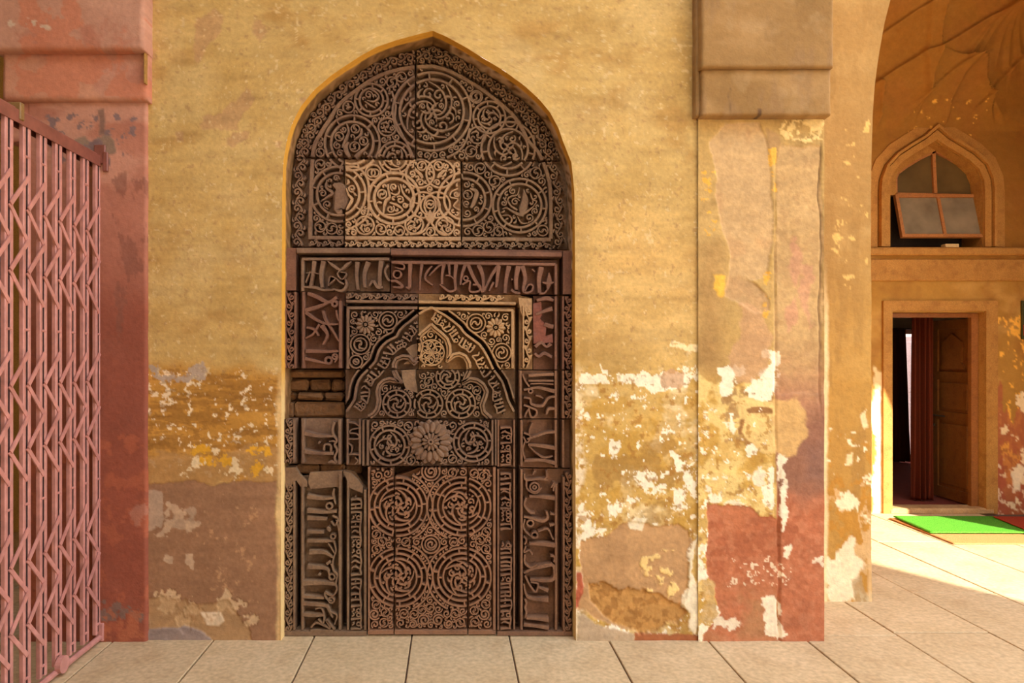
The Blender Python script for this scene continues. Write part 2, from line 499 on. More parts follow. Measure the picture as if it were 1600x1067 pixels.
    p.c *= (1 + 0.16 * (fbm(X, Y, 26, 5, 63, sx=0.35, sy=2.4) - 0.5) * 2)[..., None]
    p.tone(0.17, 4)
    return p

def column_grid(xa, xb, ys, n):
    """rows at ys between the two boundary functions"""
    u = np.linspace(0, 1, n)
    X = xa[:, None] * (1 - u) + xb[:, None] * u
    return X, np.repeat(ys[:, None], n, 1)

TOPY = CY - (5.0 - H0) * F / D
ys_a = np.concatenate([np.linspace(TOPY, -30, 40)[:-1], np.linspace(-30, 48, 40)[:-1]])
ys_b = np.linspace(48, 1004, 480)
ys = np.concatenate([ys_a, ys_b])
xl = np.where(ys < 48, 676.0, arch_x(ARCH_L, ys))
xr = np.where(ys < 48, 676.0, arch_x(ARCH_R, ys))
wall_front = empty('wall_front', (0, 0, 0), 'ochre plastered front wall with flaking paint around the carved stone niche', 'wall', kind='structure')
Xg, Yg = column_grid(np.full(ys.shape, 226.0), xl, ys, 150)
wl = paint_grid('plaster_face', paint_front, Xg, Yg, 0.0, M['plaster'], wall_front, 0.003)
Xg, Yg = column_grid(xr, np.full(ys.shape, 1092.0), ys, 150)
wr = paint_grid('plaster_face', paint_front, Xg, Yg, 0.0, M['plaster'], wall_front, 0.003)

# reveal of the niche: ochre lip, then rough dark stone
def reveal(side, flip):
    A = np.array(catmull(side, 6))
    deps = np.array([0.0, 0.006, 0.03, 0.05, 0.058, 0.09, 0.12, 0.15, 0.18, 0.2])
    inset = np.array([0.0, 0.6, 0.8, 0.8, 2.2, 2.6, 3.0, 3.2, 3.4, 3.4])
    s0 = D / F
    P = np.zeros((len(A), len(deps), 3)); C = np.zeros_like(P)
    tan = np.gradient(A, axis=0)
    nrm = np.stack([-tan[:, 1], tan[:, 0]], 1)
    nrm /= np.linalg.norm(nrm, axis=1)[:, None] + 1e-9
    cen = np.array([670, 560.0])
    sg = np.sign(((cen - A) * nrm).sum(1))
    nrm *= sg[:, None]
    for k, d in enumerate(deps):
        rough = (fbm(A[:, 0], A[:, 1] + k * 40, 12, 4, 5) - 0.5) * (0.0 if k < 4 else 4.0)
        Q = A + nrm * (inset[k] + rough)[:, None] if k >= 4 else A + nrm * inset[k]
        P[:, k, 0] = (Q[:, 0] - CX) * s0; P[:, k, 1] = d; P[:, k, 2] = H0 + (CY - Q[:, 1]) * s0
        if k < 4:
            c = lin((216, 158, 58)); C[:, k] = c
            up = sst(560, 640, A[:, 1])[:, None]
            C[:, k] = c * (1 - up) + lin((232, 196, 130)) * up
        else:
            m = sst(0.45, 0.6, fbm(A[:, 0], A[:, 1] + k * 25, 16, 4, 15))[:, None]
            C[:, k] = lin((112, 80, 44)) * (1 - m) + lin((150, 112, 70)) * m
            if side is ARCH_R:
                w = ((A[:, 1] > 60) & (A[:, 1] < 420))[:, None] * sst(0.4, 0.55, fbm(A[:, 0], A[:, 1] + k * 25, 10, 4, 19))[:, None]
                C[:, k] = C[:, k] * (1 - w) + lin((196, 164, 130)) * w
    return grid('niche_reveal', P, C, M['rough_plaster'], wall_front, flip=flip)
reveal(ARCH_L, True)
reveal(ARCH_R, False)

# ------------------------------------------------------------------ pilaster to the right of the niche, with its capital
def paint_pilaster(X, Y):
    p = Paint(X, Y, 23)
    p.base((184, 148, 86), (196, 160, 98), (166, 132, 78))
    p.mix((166, 128, 76), 0.7 * box_field(X, Y, 1090, 1130, 380, 620, 20))
    p.mix((204, 160, 74), 0.8 * sst(560, 640, Y) * (1 - sst(1205, 1216, X)))
    t = lambda q: tile(1080, 150, 3.23, q)
    a = p.poly((196, 160, 110), t([(100, 230), (180, 130), (330, 130), (390, 250), (412, 400), (412, 740), (390, 900), (300, 930), (260, 900), (380, 1000), (400, 1080), (330, 1100), (160, 1000),
               (190, 850), (150, 640), (130, 450)]), rough=4, soft=1.2, thick=-0.005)
    p.mix((186, 144, 96), 0.6 * a * sst(0.5, 0.64, p.mid))
    b = p.poly((194, 157, 104), t([(438, 330), (460, 250), (655, 250), (664, 700), (668, 1500), (424, 1500), (428, 700)]), rough=3, soft=1.2, thick=-0.004)
    p.mix((176, 138, 90), 0.5 * b * sst(0.52, 0.6, fbm(X, Y, 12, 4, 91)))
    for q in ([(500, 720), (540, 700), (560, 830), (540, 980), (490, 900)], [(560, 830), (620, 820), (610, 1000), (620, 1180), (560, 1000)], [(490, 1067), (550, 1020), (560, 1150), (500, 1200)]):
        p.poly((198, 142, 110), t(q), rough=9, soft=3, alpha=0.65)
    p.poly((168, 130, 84), t([(370, 160), (450, 200), (460, 260), (430, 330), (395, 320), (380, 230)]), rough=4, soft=3, alpha=0.8)
    p.flakes((226, 170, 70), box_field(X, Y, 1095, 1125, 260, 380, 8) + box_field(X, Y, 1200, 1215, 230, 300, 4) + box_field(X, Y, 1190, 1210, 420, 500, 8), 14, 0.55, 1)
    p.flakes((226, 192, 124), box_field(X, Y, 1220, 1288, 185, 222, 6), 14, 0.48, 2, thick=0.003)
    # crack down the right part
    cx = 1282 + 10 * (fbm(Y * 0, Y, 60, 4, 4) - 0.5)
    p.mix((112, 84, 56), 0.85 * np.exp(-((X - cx) / 1.3) ** 2) * box_field(X, Y, 1200, 1300, 225, 640, 20), -0.008)
    cx = 1211 + 5 * (fbm(Y * 0, Y, 60, 4, 8) - 0.5)
    p.mix((120, 90, 60), 0.6 * np.exp(-((X - cx) / 1.2) ** 2) * box_field(X, Y, 1200, 1300, 370, 480, 20), -0.006)
    # middle zone: lime and ochre
    z = sst(540, 620, Y + 40 * p.nx) * (1 - sst(1206, 1216, X))
    p.flakes((238, 206, 132), z, 60, 0.53, 3, soft=0.05, alpha=0.8)
    p.flakes((180, 134, 54), z, 44, 0.56, 4, soft=0.06, alpha=0.55)
    p.flakes((150, 108, 66), z, 50, 0.60, 14, soft=0.02, alpha=0.7)
    p.flakes((246, 232, 198), z, 28, 0.61, 5, soft=0.015, thick=-0.001)
    p.flakes((246, 232, 198), box_field(X, Y, 1120, 1215, 570, 620, 12), 24, 0.50, 6, soft=0.015)
    p.flakes((246, 232, 198), box_field(X, Y, 1190, 1222, 545, 620, 6), 22, 0.48, 7, soft=0.015)
    t2 = lambda q: tile(880, 400, 3.2, q)
    p.poly((236, 182, 70), t2([(740, 90), (800, 85), (800, 150), (780, 200), (745, 160)]), rough=5, alpha=0.9)
    p.poly((176, 140, 96), t2([(820, 100), (900, 110), (1000, 180), (1010, 250), (950, 260), (860, 240), (800, 200)]), rough=9, soft=2, alpha=0.45, thick=-0.003)
    p.poly((196, 152, 108), t2([(860, 240), (940, 240), (1000, 280), (1060, 420), (1000, 600), (880, 660), (830, 500), (900, 380)]), rough=8, soft=3, alpha=0.8)
    p.poly((226, 190, 120), t2([(840, 720), (960, 700), (1100, 750), (1190, 800), (1210, 900), (1150, 1000), (1000, 980), (920, 930), (870, 850)]), rough=7, soft=2)
    p.poly((186, 150, 96), t2([(1030, 820), (1110, 790), (1180, 830), (1200, 900), (1150, 970), (1060, 950)]), rough=7, soft=4, alpha=0.8)
    p.poly((150, 106, 60), t2([(915, 770), (950, 755), (1050, 770), (1040, 795), (930, 790)]), rough=4)
    p.poly((152, 108, 62), t2([(860, 830), (890, 830), (900, 900), (880, 900)]), rough=6)
    # right strip, mauve then red
    s = sst(1211, 1216, X + 10 * p.nx)
    p.mix((178, 128, 92), s * sst(520, 640, Y + 60 * p.nx))
    p.mix((146, 100, 76), s * sst(590, 680, Y + 90 * p.nx + 0.5 * (X - 1250)))
    p.poly((210, 168, 104), [(1208, 625), (1240, 622), (1256, 640), (1258, 680), (1245, 708), (1225, 715), (1208, 700)], rough=7, soft=3, alpha=0.9)
    r = s * sst(750, 800, Y + 40 * p.nx)
    p.mix((180, 108, 72), r)
    p.poly((128, 96, 84), [(1255, 700), (1289, 690), (1289, 750), (1260, 758)], rough=10, soft=10, alpha=0.4)
    # red block left of the groove
    t3 = lambda q: tile(880, 700, 3.2, q)
    r2 = p.poly((184, 112, 74), t3([(725, 265), (850, 295), (930, 285), (980, 330), (1040, 345), (1072, 380), (1085, 990), (690, 990), (715, 930), (790, 830), (750, 700), (715, 620), (735, 450)]), rough=5, soft=1, thick=-0.005)
    rr = np.maximum(r, r2)
    p.mix((160, 90, 58), 0.6 * rr * sst(0.5, 0.65, p.mid))
    p.mix((200, 132, 94), 0.4 * rr * sst(0.5, 0.6, fbm(X, Y, 9, 4, 61)))
    p.flakes((240, 214, 176), rr * box_field(X, Y, 1130, 1240, 870, 925, 12), 6, 0.62, 8, soft=0.02, alpha=0.9)
    p.mix((172, 128, 84), 0.7 * r2 * box_field(X, Y, 1100, 1215, 925, 1000, 20) * sst(0.4, 0.6, p.mid))
    p.flakes((246, 234, 204), sst(560, 660, Y) * (1 - sst(1205, 1216, X)) * (1 - r2), 9, 0.70, 21, soft=0.02)
    p.flakes((170, 120, 52), sst(560, 660, Y) * (1 - sst(1205, 1216, X)) * (1 - r2), 10, 0.66, 22, soft=0.03, alpha=0.7)
    # white lime on top of it
    for q in ([(1090, 30), (1130, 60), (1100, 160), (1120, 300), (1080, 420), (1075, 200)], [(930, 130), (990, 90), (1010, 120), (1000, 190), (950, 180)],
              [(975, 740), (1040, 720), (1080, 760), (1085, 860), (1130, 930), (1090, 955), (1040, 920), (1000, 860)], [(750, 850), (800, 850), (820, 890), (760, 910)],
              [(815, 870), (860, 850), (905, 890), (860, 925), (820, 910)], [(705, 215), (735, 210), (735, 235), (710, 240)], [(740, 240), (775, 240), (765, 255)],
              [(1100, 490), (1125, 490), (1125, 550), (1100, 545)], [(1260, 560), (1295, 545), (1298, 595), (1265, 595)], [(820, 270), (900, 270), (880, 300), (830, 295)]):
        m_ = p.poly((240, 220, 184), t3(q), rough=13, soft=1.2, alpha=0.0)
        sd_ = poly_sd(X + p.nx * 30, Y + p.ny * 30, t3(q)) + 10 * (fbm(X, Y, 9, 4, 95) - 0.45)
        p.mix((242, 224, 190), sst(-1.0, 1.2, sd_) * 0.94)
    p.poly((200, 164, 104), t3([(690, 640), (740, 650), (760, 760), (780, 840), (720, 900), (680, 860), (700, 760)]), rough=8, alpha=0.9)
    # shallow groove
    g = np.exp(-((X - 1217 - 5 * p.nx) / 1.8) ** 2) * sst(700, 800, Y)
    p.t -= 0.012 * g
    g = np.exp(-((X - 1212) / 1.5) ** 2) * box_field(X, Y, 1180, 1240, 250, 700, 10)
    p.t -= 0.006 * g
    p.c *= (1 + 0.14 * (fbm(X, Y, 22, 5, 63, sx=0.5, sy=2.0) - 0.5) * 2)[..., None]
    p.tone(0.17, 4)
    return p

pil = empty('wall_pilaster', (1.6, 0, 0), 'broad plastered pilaster right of the niche, its red stone foot exposed', 'pilaster', kind='structure')
pil.location = (0, 0, 0)
Xg, Yg = column_grid(np.full(420, 1091.0), np.full(420, 1288.0), np.linspace(176, 1004, 420), 110)
paint_grid('pilaster_face', paint_pilaster, Xg, Yg, -0.012, M['rough_plaster'], pil, 0.006)
mb = MB()
xa, xb = W(1091, 0, -0.012)[0], W(1288, 0, -0.012)[0]
mb.box(xa, xb - 0.001, 0.002, 0.6, 0.0, 5.0)
mb.build('pilaster_core', mat_stone('pilaster_side', (184, 112, 74), (200, 150, 96), scale=5), pil)

def paint_capital(X, Y):
    p = Paint(X, Y, 37)
    p.base((152, 116, 68), (140, 106, 60), (162, 126, 78))
    p.mix((140, 108, 72), 0.5 * sst(0.54, 0.68, fbm(X, Y, 60, 5, 3, sx=3.0, sy=0.6)))
    p.mix((196, 166, 122), 0.14 * sst(0.58, 0.7, fbm(X, Y, 40, 5, 6)))
    p.mix((104, 78, 50), 0.7 * np.exp(-(((X - 1142 + 12 * p.nx) / 1.0) ** 2)) * box_field(X, Y, 1120, 1170, 125, 175, 8))
    p.mix((90, 66, 44), box_field(X, Y, 1184, 1190, 170, 182, 2))
    p.tone(0.1, 6)
    return p
def block(name, x0, x1, y0, y1, yf, yb, painter, mat, parent, step=3.0, bev=0.012, amp=0.003):
    """stone block: painted front with rounded arrises, plain sides"""
    nx, ny = max(4, int((x1 - x0) / step)), max(4, int((y1 - y0) / step))
    s = (D + yf) / F
    bpx = bev / s
    xs = np.concatenate([[x0, x0], [x0 + bpx * 0.3], np.linspace(x0 + bpx, x1 - bpx, nx), [x1 - bpx * 0.3], [x1, x1]])
    yy = np.concatenate([[y0, y0], [y0 + bpx * 0.3], np.linspace(y0 + bpx, y1 - bpx, ny), [y1 - bpx * 0.3], [y1, y1]])
    dx = np.concatenate([[yb - yf, bev], [bev * 0.3], np.zeros(nx), [bev * 0.3], [bev, yb - yf]])
    dy = np.concatenate([[yb - yf, bev], [bev * 0.3], np.zeros(ny), [bev * 0.3], [bev, yb - yf]])
    X, Y = np.meshgrid(xs, yy)
    Z = np.maximum(dx[None, :], dy[:, None])
    p = painter(X, Y)
    rag = 1.6 * (fbm(X + 3.0, Y, 22, 4, 9) - 0.5)
    P = np.stack([(X + rag - CX) * s, yf + Z - p.t + amp * 2 * (0.5 - fbm(X, Y, 40, 4, 7)), H0 + (CY - Y + rag) * s], -1)
    return grid(name, P, p.c, mat, parent)
block('capital_stone', 1096, 1303, -160, 105, -0.10, 0.02, paint_capital, M['rough_plaster'], pil)
block('capital_stone', 1096, 1299, 107, 180, -0.075, 0.02, paint_capital, M['rough_plaster'], pil)
block('capital_fillet', 1087, 1096, -160, 181, -0.05, 0.02, paint_capital, M['rough_plaster'], pil)
mb = MB()
mb.box(W(1097, 0, -0.05)[0], W(1300, 0, -0.07)[0], -0.06, 0.4, 3.0, 5.0)
mb.build('capital_core', M['ceiling'], pil)

# ------------------------------------------------------------------ red sandstone pillar at the left
def paint_redpillar(X, Y):
    p = Paint(X, Y, 53)
    p.base((184, 124, 100), (172, 112, 90), (192, 138, 114))
    up = 1 - sst(60, 110, Y)
    p.mix((192, 146, 122), 0.7 * up * sst(0.42, 0.55, p.mid + 0.05))
    p.mix((198, 142, 112), 0.7 * box_field(X, Y, 0, 240, 85, 155, 10) * sst(0.45, 0.6, p.mid))
    p.flakes((194, 122, 92), 1 - sst(140, 170, Y), 50, 0.55, 1, alpha=0.8)
    p.flakes((200, 172, 148), box_field(X, Y, 10, 140, 25, 50, 8), 26, 0.55, 2)
    d = sst(330, 520, Y + 70 * p.nx)
    p.mix((138, 74, 54), 0.9 * d)
    p.mix((150, 80, 56), 0.5 * sst(640, 760, Y))
    p.flakes((128, 82, 66), box_field(X, Y, 170, 235, 260, 560, 30), 40, 0.53, 3, sx=2.4, sy=0.7, alpha=0.6)
    p.flakes((176, 98, 66), sst(600, 700, Y), 30, 0.56, 4, alpha=0.5)
    # grey cement repair and drip
    p.poly((146, 118, 98), [(112, 232), (120, 214), (134, 212), (142, 224), (152, 214), (160, 212), (168, 205), (180, 222), (182, 238), (150, 246), (128, 240)], rough=4, soft=1.5, thick=0.002)
    p.poly((136, 102, 86), [(153, 172), (162, 170), (164, 210), (154, 212)], rough=2, soft=1.5)
    p.flakes((130, 104, 100), box_field(X, Y, 60, 220, 170, 260, 20), 14, 0.61, 5)
    p.flakes((176, 126, 104), box_field(X, Y, 205, 232, 785, 826, 8), 20, 0.48, 9, soft=0.06, alpha=0.5)
    p.flakes((118, 104, 92), box_field(X, Y, 150, 225, 930, 975, 14), 20, 0.54, 6, alpha=0.7)
    p.flakes((178, 104, 70), box_field(X, Y, 150, 225, 950, 1005, 10), 16, 0.52, 7, alpha=0.7)
    p.tone(0.12, 5)
    return p
rp = empty('stone_pillar', (-2.0, 0, 0), 'red washed stone pillar with a two step capital behind the metal gate', 'pillar')
rp.location = (0, 0, 0)
block('shaft', 42, 229, 157, 1006, -0.02, 0.45, paint_redpillar, M['red_wash'], rp, step=2.4, bev=0.012)
block('shaft_neck', 12, 60, 157, 222, -0.018, 0.45, paint_redpillar, M['red_wash'], rp, step=3, bev=0.01)
block('capital_stone', 2, 231, 80, 157, -0.05, 0.45, paint_redpillar, M['red_wash'], rp, step=2.4, bev=0.02)
block('capital_stone', -14, 225, -160, 78, -0.10, 0.45, paint_redpillar, M['red_wash'], rp, step=2.4, bev=0.02)
# ochre return between the capital and the wall
mb = MB()
mb.box(W(225, 0, -0.07)[0], W(236, 0, 0)[0], -0.072, 0.01, W(0, 138, 0)[2], 5.0)
mb.build('wall_return', mat_stone('ochre_return', (150, 112, 58), (176, 134, 70), scale=8), wall_front)

# ------------------------------------------------------------------ pier of the side arch and the wall above it
def paint_pier(X, Y):
    p = Paint(X, Y, 67)
    p.base((168, 130, 72), (158, 121, 66), (178, 142, 84))
    p.mix((166, 126, 70), 0.5 * (1 - sst(200, 420, Y)))
    p.mix((190, 144, 66), 0.7 * sst(330, 620, Y))
    p.mix((150, 112, 58), 0.4 * sst(0.54, 0.66, fbm(X, Y, 60, 5, 3, sx=3.0, sy=0.5)))
    p.flakes((216, 176, 100), box_field(X, Y, 1290, 1370, 170, 470, 20), 12, 0.70, 1)
    z = sst(620, 720, Y)
    p.flakes((240, 222, 178), z, 26, 0.55, 2, soft=0.015, thick=-0.001)
    p.flakes((186, 130, 44), z, 34, 0.55, 3, alpha=0.7)
    p.poly((242, 226, 186), [(1296, 880), (1315, 865), (1330, 840), (1345, 850), (1352, 900), (1335, 935), (1296, 940)], rough=12, soft=2, alpha=0.85, thick=-0.003)
    p.poly((176, 148, 104), [(1335, 905), (1352, 895), (1356, 940), (1336, 940)], rough=6, soft=2, alpha=0.8)
    for q in ([(1320, 708), (1330, 705), (1328, 722), (1318, 724)], [(1347, 650), (1357, 640), (1358, 668), (1350, 672)]):
        p.poly((238, 214, 160), q, rough=4)
    p.mix((238, 212, 158), 0.9 * (1 - sst(1291, 1296, X + 8 * p.nx)) * sst(380, 560, Y))
    p.mix((214, 176, 120), 0.8 * sst(1355, 1359, X + 6 * p.nx) * sst(820, 860, Y))
    p.tone(0.1, 5)
    return p
PY = 0.56
arch_w = empty('wall_arch', (0, 0, 0), 'plastered pier and arch opening to the side bay, right of the pilaster', 'wall', kind='structure')
AC = [(1364, 1000), (1362, 900), (1361.5, 600), (1361, 330), (1361.5, 250), (1363, 190), (1367, 130), (1374, 80), (1382, 35), (1391, 0), (1405, -60), (1424, -120)]
ysp = np.linspace(-119, 941.5, 360)
xrp = arch_x(AC, ysp)
Xg, Yg = column_grid(np.full(360, 1278.0), xrp, ysp, 44)
paint_grid('pier_face', paint_pier, Xg, Yg, PY, M['rough_plaster'], arch_w, 0.006)
s_ = (D + PY) / F
az = H0 + (CY + 119) * s_
ax = (1424 - CX) * s_
mb = MB()
pl = [(1.9, 0.0), ((1362 - CX) * s_, 0.0)] + [((x - CX) * s_, H0 + (CY - y) * s_) for x, y in AC[2:]] + [(ax + 0.5, az + 0.62), (ax + 1.1, az + 0.92), (ax + 1.7, az + 0.62), (ax + 2.1, az), (ax + 2.4, az - 0.9),
      (5.64, 2.2), (5.64, 0.0), (ax + 8, 0), (ax + 8, 8.2), (1.9, 8.2)]
mb.prism(pl, PY + 0.012, PY + 0.45)
mb.build('arch_masonry', mat_stone('arch_plaster', (196, 150, 80), (206, 162, 92), scale=4), arch_w)

# ------------------------------------------------------------------ side bay: back wall with window and door, vault
BY = 2.9
BS = (D + BY) / F
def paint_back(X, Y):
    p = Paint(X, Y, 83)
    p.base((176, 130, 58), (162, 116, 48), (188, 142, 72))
    p.mix((142, 94, 34), 0.75 * (1 - sst(385, 400, Y)))  # upper bay and vault darkened in the colour for their lack of light
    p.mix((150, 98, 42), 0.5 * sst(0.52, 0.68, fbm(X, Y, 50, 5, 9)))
    p.flakes((226, 168, 70), box_field(X, Y, 1400, 1540, 150, 225, 12), 8, 0.71, 1)
    p.flakes((240, 176, 70), box_field(X, Y, 1555, 1610, 480, 760, 14), 13, 0.60, 2, sx=1.6, sy=0.8)
    z = sst(560, 640, Y + 20 * p.nx) * sst(1480, 1540, X)
    p.flakes((170, 96, 60), z, 36, 0.50, 3, sx=1.8, sy=0.7, alpha=0.85)
    z2 = sst(660, 740, Y + 30 * p.nx) * sst(1500, 1540, X)
    p.mix((166, 84, 56), 0.75 * z2)
    p.flakes((226, 190, 150), z2, 8, 0.62, 4)
    p.flakes((236, 208, 160), z, 16, 0.62, 5)
    p.poly((238, 216, 176), [(1580, 740), (1592, 728), (1600, 735), (1596, 765), (1588, 765)], rough=4)
    p.poly((236, 206, 150), [(1549, 580), (1553, 560), (1556, 610), (1552, 614)], rough=3)
    p.poly((240, 214, 160), [(1362, 575), (1382, 582), (1392, 600), (1392, 800), (1362, 800)], rough=8, alpha=0.8)  # sun patch left of the door painted into the colour, pale flakes over it
    p.flakes((250, 232, 190), box_field(X, Y, 1362, 1400, 600, 820, 10), 20, 0.5, 6)
    p.tone(0.1, 5)
    return p
back = empty('wall_back', (0, 0, 0), 'deep ochre back wall of the side bay around the door and arched window', 'wall', kind='structure')
WIN_L = [(1389, 386), (1389, 300), (1390, 285), (1396, 268), (1410, 253), (1430, 240), (1450, 228), (1461, 221)]
WIN_R = [(1534.5, 386), (1534.5, 300), (1533, 283), (1526, 266), (1511, 252), (1490, 239), (1472, 228), (1461, 221)]
def bgrid(xa, xb, y0, y1, nx, ny):
    yy = np.linspace(y0, y1, ny)
    fa = xa(yy) if callable(xa) else np.full(ny, float(xa))
    fb = xb(yy) if callable(xb) else np.full(ny, float(xb))
    X, Y = column_grid(fa, fb, yy, nx)
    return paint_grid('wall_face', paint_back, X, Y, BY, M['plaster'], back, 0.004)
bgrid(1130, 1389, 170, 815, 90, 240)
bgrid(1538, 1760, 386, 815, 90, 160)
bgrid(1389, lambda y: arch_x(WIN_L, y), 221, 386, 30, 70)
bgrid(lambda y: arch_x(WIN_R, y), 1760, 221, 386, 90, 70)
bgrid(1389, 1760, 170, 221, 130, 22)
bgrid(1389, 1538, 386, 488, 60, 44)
mb = MB()   # wall thickness (reveals of door and window)
def bp(x, y): return ((x - CX) * BS, H0 + (CY - y) * BS)
dl, dr, dt = bp(1392, 0)[0], bp(1538, 0)[0], bp(0, 488)[1]
mb.prism([(2.2, 0), (dl, 0), (dl, dt), (dr, dt), (dr, 0), (8.0, 0), (8.0, 2.52), (2.2, 2.52)], BY + 0.006, BY + 0.12)
arch_pts = [bp(x, y) for x, y in WIN_L] + [bp(x, y) for x, y in reversed(WIN_R[:-1])]
mb.prism([(2.2, 2.52), (arch_pts[0][0], 2.52)] + arch_pts + [(arch_pts[-1][0], 2.52), (8.0, 2.52), (8.0, 6.0), (2.2, 6.0)], BY + 0.006, BY + 0.32)
M['ochre_deep'] = mat_stone('ochre_deep', (166, 116, 54), (180, 130, 64), (148, 98, 46), scale=6)
mb.build('wall_core', M['ochre_deep'], back)
# ledge, string line, door surround, blind arch mouldings
mb = MB(); mb.box(2.6, 6.6, BY - 0.07, BY + 0.01, bp(0, 400)[1], bp(0, 388)[1], 0.012); mb.build('ledge', M['ochre_deep'], back)
mb = MB(); mb.box(2.6, 6.6, BY - 0.02, BY + 0.01, bp(0, 439)[1], bp(0, 405)[1], 0.008); mb.build('string_course', M['ochre_deep'], back)
def surround():
    mb = MB()
    x0, x1, x2, x3 = bp(1378, 0)[0], bp(1392, 0)[0], bp(1538, 0)[0], bp(1556, 0)[0]
    z0, z1 = bp(0, 486)[1], bp(0, 470)[1]
    mb.prism([(x0, 0.0), (x1, 0.0), (x1, z0), (x2, z0), (x2, 0.0), (x3, 0.0), (x3, z1), (x0, z1)], BY - 0.025, BY + 0.005)
    return mb
def prism_painted(mbx, name, parent, painter=paint_back, mat=None):
    o = mbx.build(name, mat or M['ochre_deep'], parent)
    return o
surround().build('door_surround', M['ochre_deep'], back)
def offset_arch(L, R, d, dy):
    """pointed outline pushed outwards by d px"""
    P = [np.array(p, float) for p in L] + [np.array(p, float) for p in reversed(R[:-1])]
    out = []
    c = np.array([1462, 330.0])
    for i, p in enumerate(P):
        a, b = P[max(i - 1, 0)], P[min(i + 1, len(P) - 1)]
        t = b - a; n = np.array([t[1], -t[0]]); n /= np.linalg.norm(n)
        if np.dot(n, p - c) < 0: n = -n
        k = 1.0 + (0.5 if i == len(L) - 1 else 0)
        out.append(tuple(p + n * d * k))
    return out
def arch_band(name, d0, d1, y0, y1, mat):
    mb = MB()
    A = offset_arch(WIN_L, WIN_R, d0, 0); B = offset_arch(WIN_L, WIN_R, d1, 0)
    n = len(A)
    for i in range(n - 1):
        a0, a1, b0, b1 = bp(*A[i]), bp(*A[i + 1]), bp(*B[i]), bp(*B[i + 1])
        q = [a0, a1, b1, b0]
        vs = [(p[0], y0, p[1]) for p in q] + [(p[0], y1, p[1]) for p in q]
        mb.add(vs, [(0, 1, 2, 3), (4, 7, 6, 5), (0, 4, 5, 1), (1, 5, 6, 2), (2, 6, 7, 3), (3, 7, 4, 0)])
    return mb.build(name, mat, back)
arch_band('window_moulding', 1, 11, BY - 0.03, BY + 0.01, M['ochre_deep'])
arch_band('window_moulding', 13, 17, BY - 0.055, BY + 0.01, M['ochre_deep'])
arch_band('window_moulding', 19, 34, BY - 0.012, BY + 0.01, M['ochre_deep'])

# vault with net ribs: a curved shell leaning out from the back wall, creased along its ribs
def vault():
    zs = np.linspace(3.56, 5.6, 230); xs = np.linspace(2.56, 6.6, 330)
    X, Z = np.meshgrid(xs, zs)
    t = np.clip(Z - 3.62, 0, None)
    Yv = BY - 0.02 - 0.62 * t ** 1.7
    px = CX + X * F / (D + Yv); py = CY - (Z - H0) * F / (D + Yv)
    h = np.zeros(X.shape)
    def crease(pts, hh, w, side):
        nonlocal h
        pts = tile(1360, 0, 4.638, pts)
        d = np.full(X.shape, 1e9); sgn = np.zeros(X.shape)
        for a, b in zip(pts[:-1], pts[1:]):
            ex, ey = b[0] - a[0], b[1] - a[1]
            L = ex * ex + ey * ey
            u = np.clip(((px - a[0]) * ex + (py - a[1]) * ey) / L, 0, 1)
            dd = np.hypot(px - a[0] - u * ex, py - a[1] - u * ey)
            s = np.sign((px - a[0]) * ey - (py - a[1]) * ex)
            m = dd < d
            d = np.where(m, dd, d); sgn = np.where(m, s, sgn)
        f = np.exp(-d / w)
        h += 1.5 * hh * np.where(sgn * side > 0, f, np.exp(-d / 2.2))
    crease([(-20, 640), (180, 505), (380, 385), (450, 375), (640, 260), (850, 130), (1000, 60), (1200, 0)], 0.035, 26, -1)
    crease([(80, 250), (330, 80), (480, 0)], 0.03, 24, -1)
    crease([(370, 700), (410, 540), (460, 395), (480, 200), (520, 0)], 0.06, 14, 1)
    crease([(365, 690), (372, 460), (350, 400), (400, 340), (405, 200), (400, 50)], 0.02, 12, -1)
    crease([(540, 890), (560, 740), (640, 550), (710, 440)], 0.03, 20, 1)
    crease([(710, 440), (760, 460), (780, 600), (820, 700)], 0.07, 18, -1)
    crease([(820, 700), (960, 540), (1130, 370)], 0.04, 24, -1)
    crease([(820, 700), (880, 800), (1000, 960)], 0.03, 24, 1)
    for e in ((650, 450), (730, 450), (870, 480), (960, 500), (1060, 470), (1150, 380)):
        crease([(980, 60), (int((980 + e[0]) / 2), 230), e], 0.028, 12, 1)
    crease([(430, 640), (620, 480), (710, 440)], 0.03, 22, -1)
    crease([(0, 1000), (170, 960), (330, 760), (430, 640)], 0.02, 30, 1)
    crease([(45, 1060), (60, 620)], 0.05, 6, 1)
    Yd = Yv - h * sst(0.0, 0.16, t) + 0.018 * (1 - sst(0.0, 0.1, t))
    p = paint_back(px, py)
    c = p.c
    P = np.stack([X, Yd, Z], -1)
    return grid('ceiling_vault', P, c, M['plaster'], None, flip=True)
va = vault()
tag(va, 'ochre net vault with creased ribs above the arched window', 'vault', kind='structure')

# bay enclosure
mb = MB()
mb.box(2.2, 2.56, PY + 0.45, BY + 0.3, 0, 6.0)
mb.build('wall_bay_left', M['ochre_deep'])
bpy.data.objects['wall_bay_left']['kind'] = 'structure'
tag(bpy.data.objects['wall_bay_left'], 'ochre side wall of the bay hidden behind the pier', 'wall')
mb = MB(); mb.box(6.6, 6.9, PY + 0.45, BY + 0.3, 0, 6.0); o = mb.build('wall_bay_right', M['ochre_deep'])
tag(o, 'ochre right side wall of the side bay', 'wall', kind='structure')
mb = MB(); mb.box(2.2, 6.9, PY + 0.2, BY + 0.4, 5.6, 5.8); o = mb.build('ceiling_bay', M['ochre_deep'])
tag(o, 'flat crown closing the vault of the side bay', 'ceiling', kind='structure')

